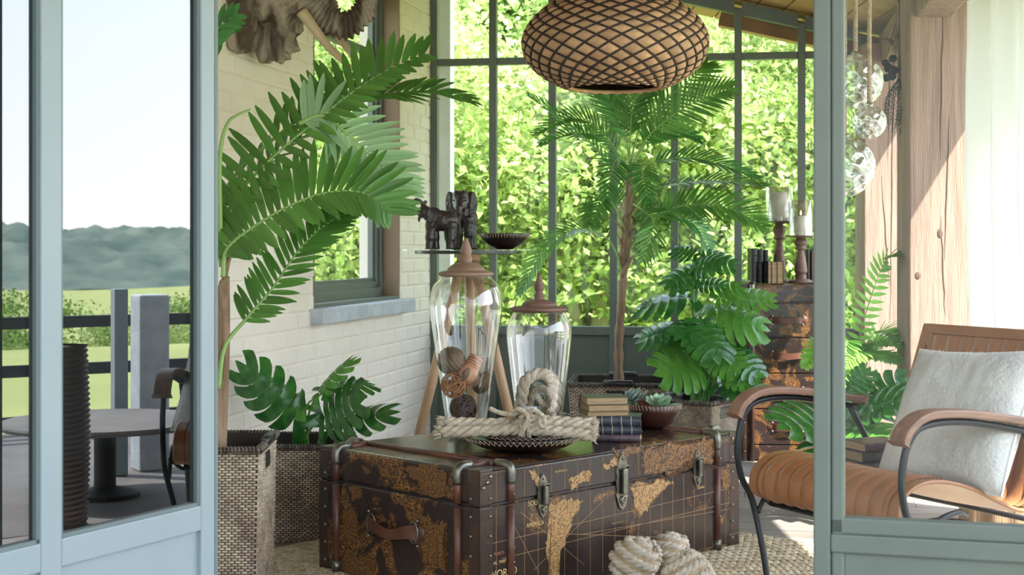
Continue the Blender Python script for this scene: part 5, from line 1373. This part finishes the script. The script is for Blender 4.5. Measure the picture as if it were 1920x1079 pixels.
for s in (-1, 1):
    yy = s*(CWd+.035)
    # iron: from floor up to seat front, out and over the arm
    MB().tube(spline([(.06, s*(CWd-.02), 0), (.045, s*(CWd-.0), .2), (.03, yy, .36), (-.012, yy, .44), (-.025, yy, .53), (.0, yy, .62), (.06, yy, AZ-.012), (.2, yy, AZ-.012), (.42, yy, AZ-.05)], 60), .0095, 8).build('iron_frame', M['iron'], arm, smooth=True)
    MB().tube(spline([(.40, yy, AZ-.05), (.50, yy, .45), (.56, yy, .25), (.66, yy, 0)], 24), .0095, 8).build('rear_leg', M['iron'], arm, smooth=True)
    MB().tube(spline([(.045, s*(CWd-.03), .365), (.12, s*(CWd-.03), .395), (.24, s*(CWd-.03), .385), (.40, s*(CWd-.03), .345), (.53, s*(CWd-.03), .36), (.62, s*(CWd-.03), .50), (.70, s*(CWd-.03), .84)], 40), .0085, 8).build('side_rail', M['iron'], arm, smooth=True)
    MB().tube(spline([(.04, yy*.97, .33), (.09, yy*.97, .40), (.17, yy*.97, .425), (.26, s*(CWd-.03), .40)], 20), .008, 8).build('brace', M['iron'], arm, smooth=True)
    MB().tube(spline([(.035, yy*.97, .40), (.06, s*(CWd-.02), .36), (.10, s*(CWd-.03), .38)], 12), .007, 6).build('brace', M['iron'], arm, smooth=True)
    # wooden arm: flat curved board
    pth = spline([(-.035, yy, AZ-.055), (-.012, yy, AZ-.018), (.04, yy, AZ+.010), (.12, yy, AZ+.014), (.25, yy, AZ+.002), (.44, yy, AZ-.030)], 30); vs = []
    for i, p in enumerate(pth):
        t_ = (pth[min(30, i+1)]-pth[max(0, i-1)]).normalized(); n_ = Vector((-t_.z, 0, t_.x)); hw = .028
        for a, b in ((-hw, -.009), (hw, -.009), (hw, .012), (-hw, .012)): vs.append(p+Vector((0, a, 0))+n_*b)
    MB().add(vs, [(i*4+j, i*4+(j+1) % 4, i*4+4+(j+1) % 4, i*4+4+j) for i in range(30) for j in range(4)]+[(0, 1, 2, 3), (123, 122, 121, 120)]).build('armrest', M['arm_wood'], arm, bevel=.005)
MB().tube([(.045, -CWd+.03, .365), (.045, CWd-.03, .365)], .008, 8).build('cross_bar', M['iron'], arm, smooth=True)
MB().tube([(.53, -CWd, .36), (.53, CWd, .36)], .008, 8).build('cross_bar', M['iron'], arm, smooth=True)
MB().tube([(.70, -CWd+.03, .84), (.70, CWd-.03, .84)], .008, 8).build('cross_bar', M['iron'], arm, smooth=True)
# cushion leaning on the backrest
CR_ = Matrix.Rotation(CRZ, 3, 'Z')
def C2W(u, v, z_): return FR0+CR_ @ Vector((u, v, z_))
cu_ = thing('linen_cushion', 'pale grey linen cushion with a frayed edge leaning in the leather armchair', 'cushion', C2W(.385, -.12, .632))
ya = CR_ @ Vector((0, -1, -.10)).normalized(); za = (CR_ @ Vector((.50, .10, .85))).normalized(); ya = (ya-za*ya.dot(za)).normalized(); na = za.cross(ya).normalized()
if na.y > 0: na = -na
Rc = Matrix((ya, za, na)).transposed()
cu_.rotation_euler = Rc.to_euler()
HS = .215
def cush(sgn):
    def fn(u, v):
        x_, y_ = 2*u-1, 2*v-1; k_ = (max(0, 1-x_**4)*max(0, 1-y_**4))**.5
        ex = 1-.07*(1-y_*y_)*abs(x_)**3; ey_ = 1-.07*(1-x_*x_)*abs(y_)**3
        h = .062*k_+.004*noise.noise(Vector((x_*3, y_*3, sgn)))*k_+.0035*noise.noise(Vector((x_*9, y_*5, sgn+4)))*k_
        h += .006*math.exp(-((x_*y_+.25)*5)**2)*k_
        return (x_*HS*ex, y_*HS*ey_, sgn*h)
    return fn
q = MB(); q.grid(cush(1), 40, 40); q.grid(cush(-1), 40, 40); q.build('cover', M['linen'], cu_, smooth=True)
q = MB(); ed = []
for k in range(4):
    for i in range(40):
        t_ = i/40; u, v = [(t_, 0), (1, t_), (1-t_, 1), (0, 1-t_)][k]; ed.append(Vector(cush(0.0001)(u, v)))
q.tube(ed, .0045, 6, closed=True)
for p in ed:
    for _ in range(2):
        d = Vector((p.x, p.y, 0)).normalized(); q.tube([p, p+d*random.uniform(.003, .009)+Vector((random.uniform(-.004, .004), random.uniform(-.004, .004), random.uniform(-.003, .003)))], [.0012, .0005], 3)
q.build('frayed_edge', M['piping'], cu_)
# books on the seat
z_ = .443
for i, (H_, cv, lb) in enumerate(((.036, 'book_grey', 'grey brown book at the bottom of the pile on the armchair seat'), (.030, 'book_grey', 'dark grey book in the middle of the pile on the armchair seat'), (.026, 'book_plum', 'plum grey book on top of the pile on the armchair seat'))):
    w_ = C2W(.375, .20, z_); book('old_book', lb, w_, CRZ-.2+.05*i, .17-.01*i, .12, H_, cv, 'books piled on the armchair seat', bands=3); z_ += H_+.0005
# ================================================================ glass floats on ropes, dried flowers
def gfloat(px, py, r, Y_, label, squash=1.0):
    c = P(px, py, Y_); t = thing('glass_float', label, 'hanging glass ball', c, 0, 'dimpled glass balls hanging on ropes')
    dim = []
    for i in range(60):
        z0 = 1-2*(i+.5)/60; a = i*2.399963; dim.append(Vector((math.sqrt(1-z0*z0)*math.cos(a), math.sqrt(1-z0*z0)*math.sin(a), z0)))
    def fn(u, v):
        d = Vector((math.sin(PI*v)*math.cos(2*PI*u), math.sin(PI*v)*math.sin(2*PI*u), math.cos(PI*v))); m_ = max(d.dot(e_) for e_ in dim); a = math.acos(min(1, m_))
        return d*r*(1-.10*max(0, 1-(a/.20)**2))*Vector((1, 1, 1)).x
    MB().grid(fn, 72, 48).build('glass_ball', M['float'], t, smooth=True, scale=(1, 1, squash))
    MB().lathe([(0, r*squash+.012), (.014, r*squash+.010), (.018, r*squash-.012), (.012, r*squash-.016)], 16).build('glass_stopper', M['float'], t, smooth=True)
    q = MB(); rope(q, [(0, 0, r*squash+.006), (0, 0, (ceil_z(c.x)-c.z)*.5), (0, 0, ceil_z(c.x)-c.z+.005)], .0095, .045, per=6); q.build('hanging_rope', M['rope'], t, smooth=True)
gfloat(1604, 153, .106, 5.5, 'large dimpled glass ball hanging uppermost on a rope')
gfloat(1630, 229, .064, 5.34, 'smallest dimpled glass ball, hanging between two larger ones')
gfloat(1584, 313, .122, 5.73, 'large dimpled glass ball hanging lowest on its rope')
df = thing('dried_flowers', 'hanging bunch of dried dark seed heads beside the oak post', 'dried flowers', P(1682, 0, 6.6))
o = Vector(df.location); o_top = Vector((0, 0, ceil_z(o.x)-o.z+.002))
MB().tube([o_top, (0, 0, .05)], .003, 5).build('string', M['cord'], df)
q = MB()
for (px, py) in ((1690, 20), (1694, 34), (1686, 60), (1668, 80), (1682, 92), (1661, 78), (1674, 110), (1690, 110), (1666, 128), (1676, 132), (1662, 146), (1684, 66), (1660, 118), (1672, 143)):
    p = P(px, py, 6.6+random.uniform(-.04, .04))-o; ds_ = .022*random.uniform(.8, 1.15)
    MB().ball(p, (ds_, ds_, ds_*.9), 10).build('seed_head', M['dried'] if py > 100 else M['pod'], df, smooth=True)
    q.tube(spline([(random.uniform(-.01, .01), random.uniform(-.01, .01), .08), Vector((.02, 0, .03))+p*.35, p], 8), .0018, 4)
q.build('stalks', M['log'], df)
df2 = thing('dried_fern', 'black dried feathery leaf bundle hanging under the seed heads', 'dried flowers', P(1686, 145, 6.55)); o = Vector(df2.location)
MB().tube([(0, 0, 0), (0, .0, ceil_z(o.x)-o.z+.003)], .0025, 5).build('string', M['cord'], df2)
q = MB()
for k in range(9):
    a = k*.7; pth = spline([(0, 0, 0), (.04*math.cos(a)-.02, .03*math.sin(a), -.10), (.035*math.cos(a)-.03, .03*math.sin(a), -.20-.06*random.random())], 14); q.tube(pth, .0016, 4)
    for p in pth[3:]:
        for s in (-1, 1): q.tube([p, p+Vector((s*random.uniform(.008, .02), random.uniform(-.008, .008), -random.uniform(.008, .022)))], [.0016, .0004], 3)
q.build('feathery_leaves', M['dried'], df2)
# ================================================================ curtain
ct = thing('sheer_curtain', 'white sheer curtain hanging in folds beside the oak post', 'curtain', (2.02, 5.6, 0))
def cur(u, v):
    t_ = u; z_ = 2.12*v+.02; X_ = 1.92+.30*t_; Y_ = 5.95-.85*t_
    w_ = .05*(.45+.55*(1-v*.3))*math.sin(t_*34+.6*math.sin(v*3))+.02*math.sin(t_*71+v*2)
    return (X_+w_*.9-2.02-.05*math.sin(v*2.4), Y_+w_*.35-5.6, z_)
MB().grid(cur, 150, 24).build('cloth', M['curtain'], ct, smooth=True)
MB().tube([(-.12, .40, 2.16), (.22, -.60, 2.16)], .012, 8).build('curtain_rod', M['iron'], ct)
# log stool behind the chair
lg = thing('log_stool', 'short upright log with rough bark standing behind the armchair', 'log stool', (1.745, 5.12, 0))
q = MB(); q.grid(lambda u, v: ((.125+.006*math.sin(u*2*PI*9)+.004*noise.noise(Vector((math.cos(u*6.283)*3, math.sin(u*6.283)*3, v*4))))*math.cos(2*PI*u), (.125+.006*math.sin(u*2*PI*9))*math.sin(2*PI*u), v*.48), 72, 10); q.build('bark', M['log'], lg, smooth=True)
MB().lathe([(0, .481), (.124, .480), (.126, .474)], 48).build('cut_top', M['arm_wood'], lg)
# plants in the right corner
def pot(label, X_, Y_, r_, h_):
    t = thing('plant_pot', label, 'plant pot', (X_, Y_, 0)); MB().lathe([(0, 0), (r_*.75, 0), (r_, h_-.02), (r_+.008, h_), (r_-.012, h_), (r_-.02, h_-.03), (0, h_-.03)], 32).build('pot', M['wicker_dark'], t, smooth=True); return t
p5 = pot('dark round pot with the leafy plant in the corner behind the armchair', 1.52, 5.95, .13, .26)
g5 = thing('monstera_plant', 'leafy dark green plant behind the armchair arm', 'monstera', (1.52, 5.95, .225))
for (a, b, c, d, dy, nr, lg_) in ((1560, 780, 1470, 790, -.2, (0, -.7, 1), 0), (1600, 770, 1700, 735, -.2, (0, -.8, 1), 0), (1620, 770, 1705, 700, 0, (0, -.9, .8), 0), (1600, 800, 1680, 800, -.3, (0, -.7, 1), 1), (1600, 810, 1560, 850, -.3, (0, -.8, 1), 0), (1620, 800, 1670, 850, -.3, (0, -.8, 1), 0), (1590, 760, 1540, 720, 0, (0, -.8, 1), 0), (1600, 740, 1630, 690, 0, (0, -.9, .7), 0)):
    mleaf(g5, P(a, b, 5.9), P(c, d, 5.9+dy), nr, (random.uniform(-.03, .03), random.uniform(-.03, .03), 0), light=bool(lg_), wscale=1.3, rstem=.004)
p6 = pot('dark round pot with the bright fern near the far oak post', 1.60, 6.75, .13, .30)
g6 = thing('fern_plant', 'bright green fern arching in front of the oak posts', 'fern', (1.60, 6.75, .265))
for pl, L_ in (([(1592, 760), (1600, 690), (1640, 650), (1685, 645)], .10), ([(1594, 760), (1600, 680), (1590, 640), (1580, 720)], .09), ([(1592, 760), (1610, 670), (1640, 668), (1688, 680)], .10), ([(1592, 760), (1600, 670), (1620, 655), (1582, 690)], .10), ([(1592, 760), (1640, 640), (1670, 625), (1690, 650)], .11), ([(1592, 760), (1610, 640), (1655, 500), (1685, 480)], .09), ([(1592, 760), (1570, 680), (1540, 650), (1510, 690)], .09)):
    frond(g6, [Vector((1.60, 6.75, .26))]+FR(pl[1:], 6.7, 6.5), 24, L_, .022, (0, -.6, 1), 'fern', 66, .3, .03, r0=.004, segs=3)
g7 = thing('garden_palm', 'garden palm seen between the near oak post and the curtain', 'palm', (2.9, 7.6, -.06))
for pl in ([(1836, 760), (1838, 600), (1832, 480), (1815, 430)], [(1836, 760), (1850, 620), (1856, 520), (1880, 440)], [(1836, 760), (1842, 640), (1825, 560), (1800, 540)], [(1836, 760), (1850, 560), (1840, 360), (1820, 280)]):
    frond(g7, [Vector((2.9, 7.6, -.05))]+FR(pl[1:], 8.2, 8.0), 26, .2, .03, (-.2, -1, .4), 'leaf_palm', 60, .25, .05, r0=.007, segs=3)
# ================================================================ garden
TR = [(-1.1, 12.4, 1.15, 0, 1.9, 'bright green tree right behind the elephants and the brick pier'), (.8, 13.2, 1.25, 1, 2.3, 'bright leafy tree behind the bars left of the lamp'),
      (2.3, 12.6, 1.1, 0, 2.1, 'sunlit leafy tree behind the slender palm'), (3.9, 13.4, 1.3, 1, 2.4, 'leafy tree beyond the window behind the candlesticks'),
      (5.6, 14.5, 1.5, 0, 2.3, 'leafy tree seen between the oak posts'), (-2.9, 11.5, 1.2, 1, 1.8, 'leafy tree outside the left wall window'),
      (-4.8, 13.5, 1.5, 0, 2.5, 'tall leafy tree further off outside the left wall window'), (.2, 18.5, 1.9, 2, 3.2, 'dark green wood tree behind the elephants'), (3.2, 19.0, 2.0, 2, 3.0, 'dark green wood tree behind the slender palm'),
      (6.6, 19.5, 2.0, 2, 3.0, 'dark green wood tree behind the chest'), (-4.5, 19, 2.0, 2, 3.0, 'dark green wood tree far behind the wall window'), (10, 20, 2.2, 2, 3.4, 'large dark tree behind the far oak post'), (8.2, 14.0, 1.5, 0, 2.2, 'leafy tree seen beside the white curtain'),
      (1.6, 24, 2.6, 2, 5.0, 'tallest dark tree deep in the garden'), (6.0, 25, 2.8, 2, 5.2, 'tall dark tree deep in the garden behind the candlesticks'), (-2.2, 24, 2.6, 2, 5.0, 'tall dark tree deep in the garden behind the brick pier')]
for (x_, y_, s_, k_, zc_, lb) in TR: tree_thing(x_, y_, s_, k_, zc_, lb, 'garden trees outside the windows')
def bush(x_, y_, s_, k_, lb, z0=-.12):
    t = thing('garden_shrub', lb, 'shrub', (x_, y_, z0), random.uniform(-3, 3), 'shrubs outside the windows'); put('foliage', CR[k_], t, loc=(0, 0, .55*s_), scale=(s_, s_, s_*.6))
    MB().tube([(0, 0, 0), (0, 0, .5*s_)], .04, 6).build('stem', M['bark2'], t)
bush(.2, 15.2, .7, 1, 'low sunlit shrub seen above the sill behind the taller jar'); bush(3.0, 15.8, .7, 0, 'low sunlit shrub seen above the sill behind the slender palm'); bush(5.2, 16.0, .8, 1, 'low shrub seen above the sill behind the tall monstera')
bush(-3.4, 10.2, .8, 0, 'low shrub outside the left wall window'); bush(3.4, 10.2, .5, 1, 'low shrub just outside between post and window')
# pale crooked trunks
ct_ = thing('crooked_tree', 'pale crooked bare trunks standing in sun between the jars and the slender palm', 'tree', (.95, 12.5, -.12)); q = MB(); o = Vector(ct_.location)
for pl, r_ in (([(1085, 640), (1075, 560), (1050, 520), (1052, 480), (1030, 450)], .07), ([(1120, 640), (1128, 570), (1140, 500), (1165, 420), (1150, 330)], .09), ([(1052, 490), (1080, 460), (1090, 400)], .04), ([(1128, 560), (1100, 520), (1085, 480)], .04)):
    path = [P(x_, y_, 12.5)-o for x_, y_ in pl]
    if pl[0][1] == 640: path[0].z = 0
    q.tube(spline(path, 16), [r_*(1-.5*i/16) for i in range(17)], 8)
q.build('trunk', M['pale_bark'], ct_, smooth=True)
# ================================================================ terrace at the right (seen mirrored in the open door)
MB().box((3.72, 4.42, .40), (.16, .16, .92)).build('pillar_terrace', M['stone'], kind='structure', bevel=.01)
MB().box((3.60, 4.22, .42), (.07, .07, .95)).build('trim_terrace_post', M['blue'], kind='structure', bevel=.004)
fe = thing('rail_fence', 'black horizontal rail fence at the edge of the terrace, mirrored in the door', 'fence', (5.5, 4, -.42))
for y_ in (-3, -1, 1, 3, 5, 7, 9): MB().bx(-.05, .05, y_-4-.05, y_-4+.05, .0, 1.12).build('post', M['fence'], fe, bevel=.004)
for z0 in (.40, .72, 1.02): MB().bx(-.02, .02, -7.6, 5.6, z0, z0+.075).build('rail', M['fence'], fe, bevel=.004)
rt = thing('round_terrace_table', 'round grey terrace table mirrored in the open door', 'table', (3.02, 3.97, -.06))
MB().lathe([(0, .335), (.47, .335), (.475, .35), (.47, .36), (0, .36)], 48).build('table_top', M['terrace'], rt); MB().lathe([(0, 0), (.16, 0), (.16, .02), (.05, .05), (.05, .335), (0, .335)], 24).build('pedestal', M['fence'], rt)
vz = thing('ribbed_vase', 'tall dark ribbed floor vase mirrored in the open door', 'vase', (2.39, 3.63, -.06)); q = MB()
q.grid(lambda u, v: ((.070+.012*math.sin(v*PI)+.004*math.sin(v*210+math.sin(u*12.566)*1.5))*math.cos(2*PI*u), (.070+.012*math.sin(v*PI)+.004*math.sin(v*210+math.sin(u*12.566)*1.5))*math.sin(2*PI*u), v*.76), 40, 260); q.build('vase_body', M['wicker_dark'], vz, smooth=True)
VL = ['first', 'second', 'third', 'fourth', 'fifth', 'sixth', 'seventh', 'eighth']
for i in range(8):
    x_ = 27+(i % 3)*2.5; y_ = 2.5+i*1.9
    t = thing('valley_tree', VL[i]+' tree along the meadow edge mirrored in the door, counted from the camera side', 'tree', (x_, y_+4, -3.8), i, 'valley trees mirrored in the door')
    put('crown', CR[i % 3], t, loc=(0, 0, 1.9), scale=(1.3, 1.0, 1.05)); MB().tube([(0, 0, 0), (0, 0, 2)], .15, 6).build('trunk', M['bark2'], t)
